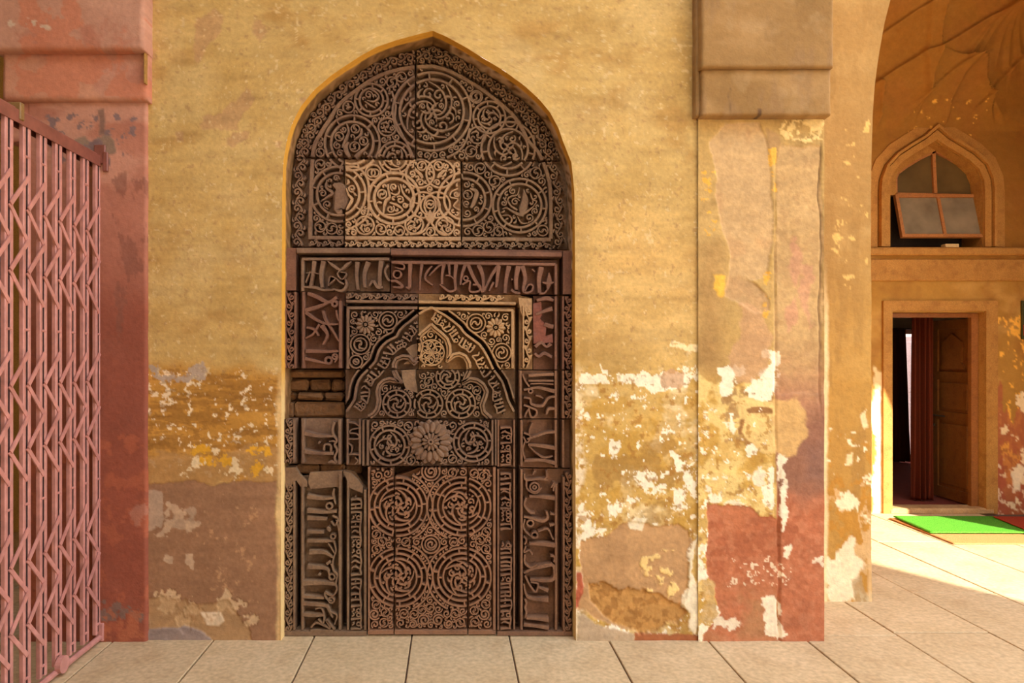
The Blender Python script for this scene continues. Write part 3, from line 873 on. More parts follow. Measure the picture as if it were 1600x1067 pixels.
# window ------------------------------------------------------------
M['frame_paint'] = mat_stone('frame_paint', (164, 106, 58), (178, 118, 66), (146, 98, 66), scale=14, rough=0.5, bump=0.2)
def mat_glass(name, c, rough, spec=0.5):
    m, n, l, b = mat_new(name)
    g = n.new('ShaderNodeNewGeometry')
    no = n.new('ShaderNodeTexNoise'); no.inputs['Scale'].default_value = 5; no.inputs['Detail'].default_value = 4
    l.new(g.outputs['Position'], no.inputs['Vector'])
    r = n.new('ShaderNodeValToRGB')
    r.color_ramp.elements[0].position = 0.3; r.color_ramp.elements[0].color = L4([v * 0.86 for v in c])
    r.color_ramp.elements[1].position = 0.7; r.color_ramp.elements[1].color = L4([min(255, v * 1.12) for v in c])
    l.new(no.outputs['Fac'], r.inputs[0]); l.new(r.outputs[0], b.inputs['Base Color'])
    b.inputs['Roughness'].default_value = rough
    b.inputs['Specular IOR Level'].default_value = spec
    return m
M['dusty_glass'] = mat_glass('dusty_glass', (132, 118, 96), 0.22, 0.6)
M['dusty_glass_dark'] = mat_glass('dusty_glass_dark', (96, 76, 44), 0.3, 0.5)
win = empty('window_1', (0, 0, 0), 'arched window with dusty panes and a tilted lower sash above the door', 'window', kind='structure')
WY = BY + 0.14
WS = (D + WY) / F
def wp(x, y): return ((x - CX) * WS, H0 + (CY - y) * WS)
def wbar(mb, a, b, w, y0=WY - 0.025, t=0.05):
    A, B = wp(*a), wp(*b)
    mb.bar((A[0], y0 + t / 2, A[1]), (B[0], y0 + t / 2, B[1]), w * WS, t, up=(0, 1, 0))
tw = lambda q: tile(1370, 220, 5.615, q)
op = tw([(150, 480), (150, 330), (170, 285), (250, 225), (350, 165), (480, 100), (500, 92), (620, 150), (740, 220), (810, 280), (850, 350), (862, 480)])
mb = MB()
for a, b in zip(op[:-1], op[1:]):
    wbar(mb, a, b, 6)
wbar(mb, *tw([(140, 472), (885, 488)]), 5)
mb.build('upper_frame', M['frame_paint'], win)
mb = MB(); wbar(mb, *tw([(485, 100), (503, 480)]), 5); mb.build('glazing_bar', M['frame_paint'], win)
for k, half in enumerate((tw([(150, 470), (150, 330), (170, 285), (250, 225), (350, 165), (480, 100), (500, 475)]), tw([(500, 475), (485, 100), (620, 150), (740, 220), (810, 280), (850, 350), (862, 480)]))):
    mb = MB(); mb.prism([wp(*q) for q in half], WY, WY + 0.006); mb.build('pane', M['dusty_glass_dark'], win)
def rs(pts, n):
    P = np.array(pts, float); L = np.concatenate([[0], np.cumsum(np.hypot(*np.diff(P, axis=0).T))])
    t = np.linspace(0, L[-1], n)
    return list(zip(np.interp(t, L, P[:, 0]), np.interp(t, L, P[:, 1])))
oa = rs([(1386, 306), (1386, 284), (1393, 266), (1408, 250), (1430, 237), (1450, 225), (1461, 216)], 13)[:-1] + rs([(1461, 216), (1472, 224), (1492, 236), (1513, 249), (1529, 263), (1537, 282), (1537, 306)], 13)
ia = rs([(op[1][0] + 1, 306)] + op[1:7], 13)[:-1] + rs(op[6:11] + [(op[10][0] - 1, 306)], 13)
mb = MB()
for i in range(len(oa) - 1):
    q = [wp(*oa[i]), wp(*oa[i + 1]), wp(*ia[i + 1]), wp(*ia[i])]
    mb.add([(p[0], WY - 0.03, p[1]) for p in q] + [(p[0], WY + 0.03, p[1]) for p in q], [(0, 1, 2, 3), (4, 7, 6, 5), (0, 4, 5, 1), (2, 6, 7, 3)])
mb.build('arch_filler', M['ochre_deep'], win)
# lower sash, hinged at the top and swung out at its foot
sash = empty('sash', (0, 0, 0)); sash.parent = win
tl, tr = wp(*tw([(140, 480)])[0]), wp(*tw([(885, 495)])[0])
hgt = tl[1] - wp(*tw([(0, 880)])[0])[1]
ang = math.radians(14)
sash.location = (tl[0], WY - 0.02, tl[1])
sash.rotation_euler = (-ang, 0, 0)
ww = tr[0] - tl[0]
mb = MB()
fr = 0.03
mb.box(0, fr, -0.018, 0.018, -hgt, 0); mb.box(ww - fr, ww, -0.018, 0.018, -hgt, 0)
mb.box(fr, ww - fr, -0.018, 0.018, -fr, 0); mb.box(fr, ww - fr, -0.018, 0.018, -hgt, -hgt + fr)
mb.box(ww * 0.485, ww * 0.485 + 0.028, -0.016, 0.016, -hgt + fr, -fr)
mb.build('sash_frame', M['frame_paint'], sash)
mb = MB(); mb.box(fr, ww * 0.485, -0.003, 0.003, -hgt + fr, -fr); mb.build('pane', M['dusty_glass'], sash)
mb = MB(); mb.box(ww * 0.485 + 0.028, ww - fr, -0.003, 0.003, -hgt + fr, -fr); mb.build('pane', M['dusty_glass'], sash)
mb = MB()
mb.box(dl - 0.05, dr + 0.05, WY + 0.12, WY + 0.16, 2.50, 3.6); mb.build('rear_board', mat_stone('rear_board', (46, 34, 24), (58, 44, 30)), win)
mb = MB()
c = wp(1472, 384)
mb.box(c[0] - 0.065, c[0] + 0.065, BY + 0.0, BY + 0.07, 2.522, 2.56, 0.006)
o = mb.build('plaster_lump', mat_stone('lump', (214, 180, 120), (228, 198, 140)))
tag(o, 'small cream chunk lying on the ledge under the tilted sash', 'rubble')

# door, inner room ----------------------------------------------------
M['door_wood'] = mat_stone('door_wood', (136, 82, 36), (150, 92, 42), (120, 70, 32), scale=7, rough=0.5, bump=0.15)
door = empty('door_1', (0, 0, 0), 'brown panelled door leaf with a carved arch, standing open inside the doorway', 'door', kind='structure')
mb = MB()
fx0 = dr - 0.02
mb.box(dr - 0.07, dr - 0.004, BY + 0.07, BY + 0.115, 0.02, dt - 0.004)
mb.box(dl + 0.004, dr - 0.07, BY + 0.07, BY + 0.115, dt - 0.045, dt - 0.004)
mb.build('door_frame', M['door_wood'], door)
leaf = empty('leaf', (5.075, 3.05, 0.03)); leaf.parent = door
LW, LH, LT = 0.60, 1.83, 0.035
leaf.rotation_euler = (0, 0, math.atan2(0.60, 0.02))
# leaf local: x along the leaf from hinge, front (seen) face at +y
mb = MB()
st, fy0, fy1 = 0.075, -LT, 0.0
mb.box(0, st, fy0, fy1, 0, LH); mb.box(LW - st, LW, fy0, fy1, 0, LH)
for z0, z1 in ((0, 0.11), (0.80, 0.89), (1.22, 1.30), (LH - 0.09, LH)):
    mb.box(st, LW - st, fy0, fy1, z0, z1)
mb.box(st, LW - st, fy0 + 0.005, fy0 + 0.017, 0.1, LH - 0.05)
mb.build('leaf_frame', M['door_wood'], leaf)
for z0, z1 in ((0.14, 0.77), (0.92, 1.19)):
    mb = MB(); mb.box(st + 0.03, LW - st - 0.03, -0.022, -0.006, z0, z1, 0.008); mb.build('panel', M['door_wood'], leaf)
mb = MB()
pa = [(0.04, 1.33), (0.27, 1.33), (0.27, 1.36), (0.245, 1.40), (0.25, 1.48), (0.262, 1.55), (0.245, 1.61), (0.21, 1.635), (0.185, 1.66), (0.155, 1.69), (0.125, 1.66), (0.10, 1.635), (0.065, 1.61), (0.048, 1.55), (0.06, 1.48), (0.065, 1.40), (0.04, 1.36)]
vs = [(p[0] + st, -p[1]) for p in pa]
mb.prism([(LW - st - p[0] * 1.42, p[1]) for p in pa], -0.022, 0.004)
mb.build('carved_arch', M['door_wood'], leaf)
mb = MB(); mb.tube([(LW - 0.02, 0.012, 0.84), (LW - 0.2, 0.012, 0.84)], 0.008); mb.tube([(LW - 0.05, 0.012, 0.74), (LW - 0.05, 0.03, 0.74)], 0.014)
mb.build('bolt', mat_stone('iron', (70, 58, 48), (92, 76, 60), rough=0.4), leaf)

ir = empty('wall_inner', (0, 0, 0), 'grey walls of the dim room beyond the doorway', 'wall', kind='structure')
M['inner'] = mat_stone('inner', (150, 146, 140), (164, 158, 150), scale=3)
mb = MB()
mb.box(2.4, 2.6, 3.03, 6.4, 0, 3.2); mb.box(8.4, 8.6, 3.03, 6.4, 0, 3.2)
mb.box(2.4, 6.20, 6.0, 6.2, 0, 3.2); mb.box(6.95, 8.6, 6.0, 6.2, 0, 3.2); mb.box(6.20, 6.95, 6.0, 6.2, 1.86, 3.2)
mb.box(2.4, 8.6, 3.03, 6.4, 2.40, 2.50)
mb.build('room_shell', M['inner'], ir)
mb = MB(); mb.box(2.62, 8.38, 3.07, 5.98, 0.0, 0.012); o = mb.build('inner_carpet', mat_stone('carpet_maroon', (124, 52, 38), (142, 64, 46), scale=20, rough=0.95))
tag(o, 'maroon carpet covering the floor of the room behind the doorway', 'carpet')
mb = MB(); mb.box(dl - 0.03, dr + 0.08, BY - 0.03, BY + 0.16, -0.01, 0.05, 0.015); o = mb.build('threshold', mat_stone('threshold', (170, 132, 84), (196, 160, 110), (150, 110, 76), scale=7))
o['kind'] = 'structure'; tag(o, 'worn stone threshold under the doorway behind the green mat', 'threshold')
# pale door at the far side of that room
M['pink_door'] = mat_stone('pink_door', (214, 176, 164), (226, 190, 178), scale=8, bump=0.1)
d2 = empty('door_2', (0, 0, 0), 'pale pink door leaf in daylight at the far side of the inner room', 'door', kind='structure')
mb = MB(); mb.box(6.20, 6.27, 5.96, 6.2, 0, 1.88); mb.box(6.88, 6.95, 5.96, 6.2, 0, 1.88); mb.box(6.27, 6.88, 5.96, 6.2, 1.80, 1.88); mb.build('door_frame', M['pink_door'], d2)
mb = MB()
mb.box(6.86, 6.89, 6.21, 6.8, 0.02, 1.78)
for z0, z1 in ((0.1, 0.8), (0.95, 1.7)):
    mb.box(6.85, 6.865, 6.28, 6.73, z0, z1, 0.006)
mb.build('leaf', M['pink_door'], d2)

mb = MB(); mb.box(4.5, 11, 8.0, 8.2, -0.05, 2.6); o = mb.build('wall_outer', M['pink_door']); tag(o, 'pale pink wall in daylight beyond the far doorway', 'wall', kind='structure')
def curtain(name, x0, x1, y, z0, z1, amp, folds, mat, label, pinch=None, seed=0):
    nx, nz = 90, 60
    u = np.linspace(0, 1, nx); v = np.linspace(0, 1, nz)
    U, V = np.meshgrid(u, v)
    wdt = np.ones_like(V); off = np.zeros_like(V)
    if pinch:
        wdt, off = pinch(V)
    X = x0 + (x1 - x0) * (U * wdt + off)
    Z = z1 + (z0 - z1) * V
    Y = y + amp * np.sin(U * folds * 2 * PI + 0.6 * np.sin(V * 2.5 + seed)) * (0.55 + 0.45 * V) + amp * 0.4 * np.sin(U * folds * 4.7 * PI + seed + V)
    C = np.ones(X.shape + (3,)) * lin((134, 56, 30))
    o = grid(name, np.stack([X, Y, Z], -1), C, mat, None)
    sm = o.modifiers.new('cloth', 'SOLIDIFY'); sm.thickness = 0.004
    return tag(o, label, 'curtain')
def mat_cloth(name, c):
    m, n, l, b = mat_new(name)
    w = n.new('ShaderNodeTexNoise'); w.inputs['Scale'].default_value = 60
    g = n.new('ShaderNodeNewGeometry'); l.new(g.outputs['Position'], w.inputs['Vector'])
    r = n.new('ShaderNodeValToRGB'); r.color_ramp.elements[0].color = L4([v * 0.8 for v in c]); r.color_ramp.elements[1].color = L4(c)
    l.new(w.outputs['Fac'], r.inputs[0]); l.new(r.outputs[0], b.inputs['Base Color'])
    b.inputs['Roughness'].default_value = 0.9; b.inputs['Specular IOR Level'].default_value = 0.1
    return m
M['maroon_cloth'] = mat_cloth('maroon_cloth', (104, 42, 22))
M['brown_cloth'] = mat_cloth('brown_cloth', (132, 70, 36))
curtain('curtain', 4.70, 4.905, 3.37, 0.03, 1.95, 0.036, 3.2, M['maroon_cloth'], 'maroon curtain hanging just inside the doorway beside the brown door leaf')
curtain('curtain', 6.08, 6.33, 5.86, 0.03, 1.86, 0.04, 3.0, M['brown_cloth'], 'dark brown curtain gathered at the far doorway of the inner room',
        pinch=lambda V: (0.75 + 0.25 * V, 0.0 * V), seed=2)
mb = MB(); mb.tube([(4.3, 3.36, 1.955), (5.0, 3.36, 1.955)], 0.01); o = mb.build('curtain_rod', bpy.data.materials['iron'], None)
tag(o, 'thin iron rod holding the maroon curtain inside the doorway', 'rod')
mb = MB(); mb.tube([(6.0, 5.88, 1.865), (7.1, 5.88, 1.865)], 0.012); o = mb.build('curtain_rod', bpy.data.materials['iron'], None)
tag(o, 'curtain rod above the far pale doorway of the inner room', 'rod')

# mats in front of the door ---------------------------------------------
def floor_pt(px, py):
    d = H0 * F / (py - CY)
    return ((px - CX) * d / F, d - D)
def mat_slab(name, pts, z0, z1, material, label, cat, curl=None, n=46):
    P = [np.array(floor_pt(*p)) for p in pts]       # back-left, back-right, front-right, front-left
    u = np.linspace(0, 1, n)
    U, V = np.meshgrid(u, u)
    Q = (P[0] * (1 - U[..., None]) + P[1] * U[..., None]) * (1 - V[..., None]) + (P[3] * (1 - U[..., None]) + P[2] * U[..., None]) * V[..., None]
    rag = 0.006 * (fbm(U * 100, V * 100, 6, 3, 4) - 0.5)
    Z = z1 + 0.004 * (fbm(U * 60, V * 60, 20, 3, 5) - 0.5)
    if curl is not None:
        Z = Z + curl(U, V)
    C = np.ones(U.shape + (3,)) * 0.5
    o = grid(name, np.stack([Q[..., 0] + rag, Q[..., 1] + rag, Z], -1), C, material, None)
    s = o.modifiers.new('pile', 'SOLIDIFY'); s.thickness = z1 - z0; s.offset = -1 if True else 1
    return tag(o, label, cat)
def mat_turf(name, c1, c2):
    m, n, l, b = mat_new(name)
    g = n.new('ShaderNodeNewGeometry')
    w = n.new('ShaderNodeTexNoise'); w.inputs['Scale'].default_value = 140; w.inputs['Detail'].default_value = 3
    l.new(g.outputs['Position'], w.inputs['Vector'])
    r = n.new('ShaderNodeValToRGB'); r.color_ramp.elements[0].position = 0.35; r.color_ramp.elements[0].color = L4(c1)
    r.color_ramp.elements[1].position = 0.65; r.color_ramp.elements[1].color = L4(c2)
    l.new(w.outputs['Fac'], r.inputs[0]); l.new(r.outputs[0], b.inputs['Base Color'])
    bu = n.new('ShaderNodeBump'); bu.inputs['Strength'].default_value = 0.8; bu.inputs['Distance'].default_value = 0.01
    l.new(w.outputs['Fac'], bu.inputs['Height']); l.new(bu.outputs[0], b.inputs['Normal'])
    b.inputs['Roughness'].default_value = 0.95; b.inputs['Specular IOR Level'].default_value = 0.1
    return m
mat_slab('jute_mat', [(1389, 811.5), (1700, 811.5), (1700, 851), (1490, 851)], 0.001, 0.008, mat_turf('jute', (176, 120, 70), (206, 150, 92)), 'thin tan backing mat under the green mat, its left edge curling up', 'mat',
         curl=lambda U, V: 0.006 * np.exp(-U / 0.03) * (1 - 0.5 * V))
mat_slab('green_mat', [(1396, 811), (1546, 811), (1720, 836.5), (1454, 836.5)], 0.018, 0.030, mat_turf('green_pile', (64, 132, 34), (104, 178, 56)), 'bright green artificial turf mat laid before the doorway', 'mat')
mat_slab('red_mat', [(1552, 814), (1700, 814), (1700, 834), (1600, 834)], 0.036, 0.042, mat_turf('red_pile', (150, 56, 36), (176, 72, 46)), 'small red mat lying beside the green mat at the wall foot', 'mat')
# painted plate at the right border
mb = MB()
q0, q1 = bp(1594, 530), bp(1640, 470)
mb.box(q0[0], q1[0], BY - 0.03, BY - 0.002, q0[1], q1[1], 0.004)
plate = mb.build('wall_plate', mat_stone('plate_green', (52, 54, 30), (70, 66, 36), rough=0.4))
tag(plate, 'dark green and red plate fixed on the ochre wall right of the door', 'plate')
mb = MB(); mb.box(bp(1595, 0)[0], q1[0] - 0.01, BY - 0.036, BY - 0.029, bp(0, 524)[1], bp(0, 508)[1]); mb.build('red_band', mat_stone('plate_red', (150, 36, 24), (170, 44, 30), rough=0.4), plate)

# ------------------------------------------------------------------ floor
flo = MB()
flo.box(-9, 14.5, -7.0, 6.6, -0.3, -0.014)
floor = flo.build('floor', M['mortar'])
tag(floor, 'floor of long pale stone slabs in front of the carved niche', 'floor', kind='structure')
mb = MB(); pitch, LS = 0.5205, 1.5
mb.box(0.004, pitch - 0.004, 0.004, LS - 0.004, -0.04, 0.0, 0.003)
slab_me = mb.mesh('paving_slab'); slab_me.materials.append(M['slab'])
half = MB(); half.box(0.004, pitch - 0.004, 0.004, LS * 0.6 - 0.004, -0.04, 0.0, 0.003)
half_me = half.mesh('paving_slab_short'); half_me.materials.append(M['slab'])
for i in range(-7, 13):
    x = -0.214 + pitch * i
    if x < 1.9:
        y0 = 0.06 - LS * (2 if i % 2 else 1) if False else 0.06 - LS * 2
        nrow = 4
    else:
        y0 = -2.9 + [0.0, 0.62, 0.31, 0.95, 0.45][i % 5]
        nrow = 4
    y = y0
    for k in range(nrow):
        if y + 0.1 > BY - 0.03: break
        me, ln = slab_me, LS
        if y + ln > BY + 0.02:
            me, ln = half_me, LS * 0.6
            if y + ln > BY + 0.05:
                sc_y = (BY - y) / (LS * 0.6)
                inst('paving_slab', me, floor, (x, y, random.uniform(-0.0015, 0.0015)), scale=(1, sc_y, 1)); break
        inst('paving_slab', me, floor, (x, y, random.uniform(-0.0015, 0.0015)))
        y += ln
mb = MB(); mb.box(-9, -3.9, -7, 3.0, -0.02, 0.0); mb.box(-9, 14.5, -7, -2.95, -0.02, -0.001); mb.box(6.55, 14.5, -2.94, 3.0, -0.02, 0.0)
mb.build('outer_paving', M['slab'], floor)

# ------------------------------------------------------------------ unseen hall behind the camera, shaped to gate the light, and its court
hall = empty('wall_light_gate', (0, 0, 0), 'unseen facade of the hall behind the camera', 'wall', kind='structure')
mb = MB()
FY0, FY1, LOWZ, TALLZ, HR = -6.9, -6.3, 3.1, 7.7, 8.4
X0, X1, XE = 7.45, 10.0, 10.7
mb.box(-9, X0, FY0, FY1, LOWZ, HR)
mb.box(X0, X1, FY0, FY1, TALLZ, HR)
mb.box(X1, XE, FY0, FY1, 0, HR)
mb.box(-9, 4.2, FY0, FY1, 0, LOWZ)  # low openings walled up here so the light comes from the right
mb.box(X0 - 0.6, X0, FY0, FY1, 0, LOWZ)
mb.build('blocker', M['ceiling'], hall)
mb = MB()                                    # roof strip cut back so skylight reaches the niche but sun does not
mb.box(-9, 2.2, -1.2, 3.2, 5.0, 5.2); mb.box(-9, -1.5, FY0, -1.2, 5.0, 5.2)
mb.box(2.2, XE, -0.6, PY + 0.5, 8.2, 8.4)
o = mb.build('ceiling', M['ceiling']); tag(o, 'unseen ceiling above the niche, cut back to let skylight in and keep sun out', 'ceiling', kind='structure')
mb = MB()
mb.box(-9.3, -9, FY0, 3.2, 0, 5.2); mb.box(6.9, XE, PY + 0.01, PY + 0.3, 0, 8.4)
mb.build('end_walls', M['ceiling'], hall)
mb = MB(); mb.box(-9, -2.0, 2.2, 2.5, 0, 5.1); mb.box(-1.65, -1.55, 0.3, 2.3, 0, 5.1)
o = mb.build('wall_passage', mat_stone('passage', (176, 140, 70), (190, 152, 84), scale=4)); tag(o, 'olive ochre wall of the passage seen past the gate', 'wall', kind='structure')
mb = MB(); mb.box(-80, 80, -90, -6.9, -0.3, -0.05); mb.box(14.5, 80, -6.9, 30, -0.3, -0.05); mb.box(-80, 14.5, 6.6, 30, -0.3, -0.05)
o = mb.build('floor_court', M['court']); tag(o, 'sunlit stone paved court outside the hall', 'courtyard', kind='structure')

# ------------------------------------------------------------------ carved stone niche
niche = empty('carved_niche', (0, 0.15, 0), 'tall carved sandstone prayer niche of scrollwork and inscription panels set in the ochre wall', 'niche')
niche.location = (0, 0, 0)
YT, YL = 0.13, 0.055          # front of the carving: tympanum, lower slabs

class Panel:
    def __init__(self, name, poly, yf, dep, mat, block='stone_block', gap=0.5, back=0.09, tone=None):
        self.name, self.poly, self.yf, self.dep, self.mat = name, np.array(poly, float), yf, dep, mat
        self.bname, self.gap, self.back = block, gap, back
        self.b = {}
        self.pts = []
    def inside(self, P, grow=0.0):
        return poly_sd(P[:, 0], P[:, 1], self.poly) > self.gap - grow
PANELS = []
def panel(*a, **k):
    p = Panel(*a, **k)
    PANELS.append(p)
    return p

def arch_at(y, dpx=0.0):
    """niche outline as seen at depth y, pushed inwards by dpx"""
    k = D / (D + y)
    L = [(CX + (p[0] - CX) * k, CY + (p[1] - CY) * k) for p in ARCH_L]
    R = [(CX + (p[0] - CX) * k, CY + (p[1] - CY) * k) for p in ARCH_R]
    return L, R
TL_, TR_ = arch_at(YT + 0.03)
def ax_l(y): return float(arch_x(TL_, np.array([y]))[0])
def ax_r(y): return float(arch_x(TR_, np.array([y]))[0])
tl_top = [(ax_l(y), y) for y in (246, 232, 220, 206, 192, 178, 166, 154, 142, 132, 122, 112, 104, 96, 90)] 
tl_top += [(x, y) for x, y in [(p[0], p[1]) for p in TL_] if y < 88 and x < 648]
yj = np.interp(649, [p[0] for p in TL_], [p[1] for p in TL_])
P1 = panel('tympanum_block', tl_top + [(649, yj), (649, 247)], YT, 0.046, 'carved_dark')
apex = TL_[-1]
tr_top = [(ax_r(y), y) for y in (251, 238, 226, 212, 198, 184, 170, 158, 146, 136, 126, 116, 106, 98, 90)]
tr_top += [(x, y) for x, y in reversed(sorted([(p[0], p[1]) for p in TR_[:-1]])) if y < 88]
P2 = panel('tympanum_block', tr_top + [apex, (650, yj), (650, 251)], YT, 0.046, 'carved_umber')
P3 = panel('tympanum_block', [(ax_l(247), 247), (537.5, 247), (537.5, 386), (ax_l(386), 386), (ax_l(300), 300)], YT, 0.046, 'carved_dark')
P4 = panel('tympanum_block', [(538.5, 249), (720, 250), (720.5, 386), (538.5, 386)], YT - 0.006, 0.046, 'carved_tan')
P5 = panel('tympanum_block', [(721.5, 252), (ax_r(252), 252), (ax_r(320), 320), (ax_r(390), 390), (721.5, 390)], YT, 0.046, 'carved_umber')
# lintel with the inscription
P6 = panel('lintel_block', [(463, 387), (609.5, 387), (609.5, 455.5), (463, 455.5)], YL, 0.058, 'carved_dark')
P7 = panel('lintel_block', [(610.5, 388), (879, 391), (879, 460.5), (610.5, 458)], YL - 0.003, 0.058, 'carved_red')
P8 = panel('end_block', [(443, 387), (462.5, 387), (462.5, 454), (443, 454)], YL, 0.012, 'carved_red')
P8b = panel('end_block', [(879.5, 391), (894, 391), (894, 460), (879.5, 460)], YL, 0.012, 'carved_red')
# second course
P9 = panel('band_block', [(443, 455), (539, 455), (539, 575.5), (443, 575.5)], YL, 0.058, 'carved_red')
P10 = panel('arch_block', [(540, 456.5), (653, 459), (653, 576.5), (540, 576.5)], YL, 0.058, 'carved_dark')
P11 = panel('arch_block', [(654, 459), (811, 461), (832, 466), (832, 577), (654, 577)], YL - 0.004, 0.058, 'carved_pale')
P12 = panel('band_block', [(833, 462), (894.5, 462), (894.5, 577.5), (833, 577.5)], YL, 0.058, 'carved_red')
# third course
P13 = panel('arch_block', [(540, 577.5), (648, 577.5), (650, 653), (540, 653)], YL, 0.058, 'carved_dark')
P14 = panel('arch_block', [(649, 578), (812, 578), (812, 654), (651, 654)], YL, 0.058, 'carved_umber')
P15 = panel('band_block', [(813, 578.5), (894.5, 578.5), (894.5, 654), (813, 654)], YL, 0.058, 'carved_russet')
# fourth course
P16 = panel('band_block', [(441, 653.5), (564, 653.5), (564, 727), (441, 724)], YL - 0.004, 0.058, 'carved_dark')
P17 = panel('centre_block', [(565, 654.5), (776.5, 655), (776.5, 728), (565, 728)], YL, 0.058, 'carved_dark')
P18 = panel('band_block', [(777.5, 655), (894.5, 655), (894.5, 731), (777.5, 729.5)], YL, 0.058, 'carved_russet')
# foot course
P19 = panel('band_slab', [(440.5, 727), (462, 727), (470, 744), (540, 733), (555, 736), (566, 752), (573.5, 760), (573.5, 997), (440.5, 997)], YL, 0.058, 'carved_umber')
P20 = panel('centre_slab', [(574.5, 729), (615.5, 729), (615.5, 993), (574.5, 993)], YL, 0.058, 'carved_warm')
P21 = panel('centre_slab', [(616.5, 744), (640, 736), (655, 730), (730.5, 729), (730.5, 995), (616.5, 995)], YL, 0.058, 'carved_warm')
P22 = panel('centre_slab', [(731.5, 729), (775, 729), (775, 994), (731.5, 994)], YL, 0.058, 'carved_warm')
P23 = panel('band_slab', [(776, 731), (894.5, 732), (894.5, 995), (776, 997)], YL, 0.058, 'carved_russet')

def resample(pts, ws, step):
    P = np.array(pts, float); w = np.array(ws, float)
    seg = np.hypot(*np.diff(P, axis=0).T)
    s = np.concatenate([[0], np.cumsum(seg)])
    n = max(2, int(round(s[-1] / step)) + 1)
    t = np.linspace(0, s[-1], n)
    return np.stack([np.interp(t, s, P[:, 0]), np.interp(t, s, P[:, 1])], 1), np.interp(t, s, w)

class Bucket(MB):
    pass
_jit = random.Random(3)
def ribbon(mb, P, w, yf, dep, top=0.72, closed=False):
    """raised strip with rounded shoulders: P pixel path, w widths (px), front at yf, standing on ground yf+dep"""
    n = len(P)
    if closed:
        T = np.roll(P, -1, 0) - np.roll(P, 1, 0)
    else:
        T = np.gradient(P, axis=0)
    T = T / (np.hypot(T[:, 0], T[:, 1])[:, None] + 1e-9)
    N = np.stack([-T[:, 1], T[:, 0]], 1)
    yf = yf + _jit.uniform(-0.0012, 0.0012)
    s = (D + yf) / F
    prof = ((-1.08, dep + 0.004), (-0.97, dep * 0.22), (-top, 0.0), (top, 0.0), (0.97, dep * 0.22), (1.08, dep + 0.004))
    k = len(prof)
    V = np.zeros((n, k, 3))
    for j, (o, d) in enumerate(prof):
        Q = P + N * (w * 0.5 * o)[:, None]
        V[:, j, 0] = (Q[:, 0] - CX) * s
        V[:, j, 1] = yf + d
        V[:, j, 2] = H0 + (CY - Q[:, 1]) * s
    b = len(mb.v)
    mb.v.extend(map(tuple, V.reshape(-1, 3)))
    f = mb.f
    m = n if closed else n - 1
    for i in range(m):
        a, c = b + i * k, b + ((i + 1) % n) * k
        for j in range(k - 1):
            f.append((a + j, a + j + 1, c + j + 1, c + j))
    if not closed:
        f.append(tuple(b + j for j in reversed(range(k))))
        f.append(tuple(b + (n - 1) * k + j for j in range(k)))

ROUNDEL = [None]
_rc = [0]
def stroke(pts, w=3.0, bucket='scrollwork', smooth=True, closed=False, only=None, step=2.2, lift=0.0, depth=None):
    """draw a raised stroke; it lands on whichever stone it crosses"""
    ws = list(w) if hasattr(w, '__len__') else [w] * len(pts)
    if len(ws) != len(pts):
        ws = list(np.interp(np.linspace(0, 1, len(pts)), np.linspace(0, 1, len(ws)), ws))
    P3 = [(p[0], p[1], q) for p, q in zip(pts, ws)]
    if smooth and len(pts) > 2:
        C = np.array(catmull(P3, 1.5, closed))
    else:
        C = np.array(P3, float)
        if closed: C = np.vstack([C, C[:1]])
    if closed and smooth:
        C = np.vstack([C, C[:1]])
    P, W_ = resample(C[:, :2], np.maximum(C[:, 2], 0.5), step)
    for pan in (PANELS if only is None else only):
        lo, hi = pan.poly.min(0), pan.poly.max(0)
        if P[:, 0].max() < lo[0] or P[:, 0].min() > hi[0] or P[:, 1].max() < lo[1] or P[:, 1].min() > hi[1]:
            continue
        ins = pan.inside(P, 0.3)
        if not ins.any():
            continue
        key = bucket
        if bucket == 'moulding':
            key = 'moulding#%d' % len(pan.b)
        elif bucket == 'scrollwork' and ROUNDEL[0] is not None:
            key = 'roundel#%d' % ROUNDEL[0]
        mb = pan.b.setdefault(key, Bucket())
        dep = depth if depth is not None else pan.dep
        if ins.all() and closed:
            ribbon(mb, P[:-1], W_[:-1], pan.yf - lift, dep, closed=True)
        else:
            i = 0
            while i < len(P):
                if not ins[i]:
                    i += 1; continue
                j = i
                while j + 1 < len(P) and ins[j + 1]: j += 1
                if j > i:
                    if bucket == 'moulding' and i > 0 and mb.v:
                        mb = pan.b.setdefault('moulding#%dr%d' % (len(pan.b), i), Bucket())
                    ribbon(mb, P[i:j + 1], W_[i:j + 1], pan.yf - lift, dep)
                i = j + 1
        pan.pts.append(np.column_stack([P[ins], W_[ins]]))

def circ(cx, cy, r, a0=0.0, a1=2 * PI, ry=None):
    n = max(8, int(abs(a1 - a0) * r / 2.2))
    return [(cx + r * math.cos(a0 + (a1 - a0) * i / n), cy + (ry or r) * math.sin(a0 + (a1 - a0) * i / n)) for i in range(n + (0 if abs(a1 - a0) > 6.2 else 1))]

def ring(cx, cy, r, w=3.6, bucket='scrollwork', ry=None, only=None):
    stroke(circ(cx, cy, r, ry=ry), w, bucket, smooth=False, closed=True, only=only)

def rings(cx, cy, radii, w=3.8, ticks=8, a0=0.3, only=None, take=True):
    if take and len(radii) > 1: claim(cx, cy, radii[0], radii[-1])
    _rc[0] += 1; ROUNDEL[0] = _rc[0]
    for r in radii:
        ring(cx, cy, r, w, only=only)
    for r1, r2 in zip(radii[1:], radii[:-1]):
        for k in range(ticks):
            a = a0 + 2 * PI * k / ticks + 0.2 * r1
            stroke([(cx + r1 * math.cos(a), cy + r1 * math.sin(a)), (cx + r2 * math.cos(a), cy + r2 * math.sin(a))], 3.0, smooth=False, only=only)
    ROUNDEL[0] = None

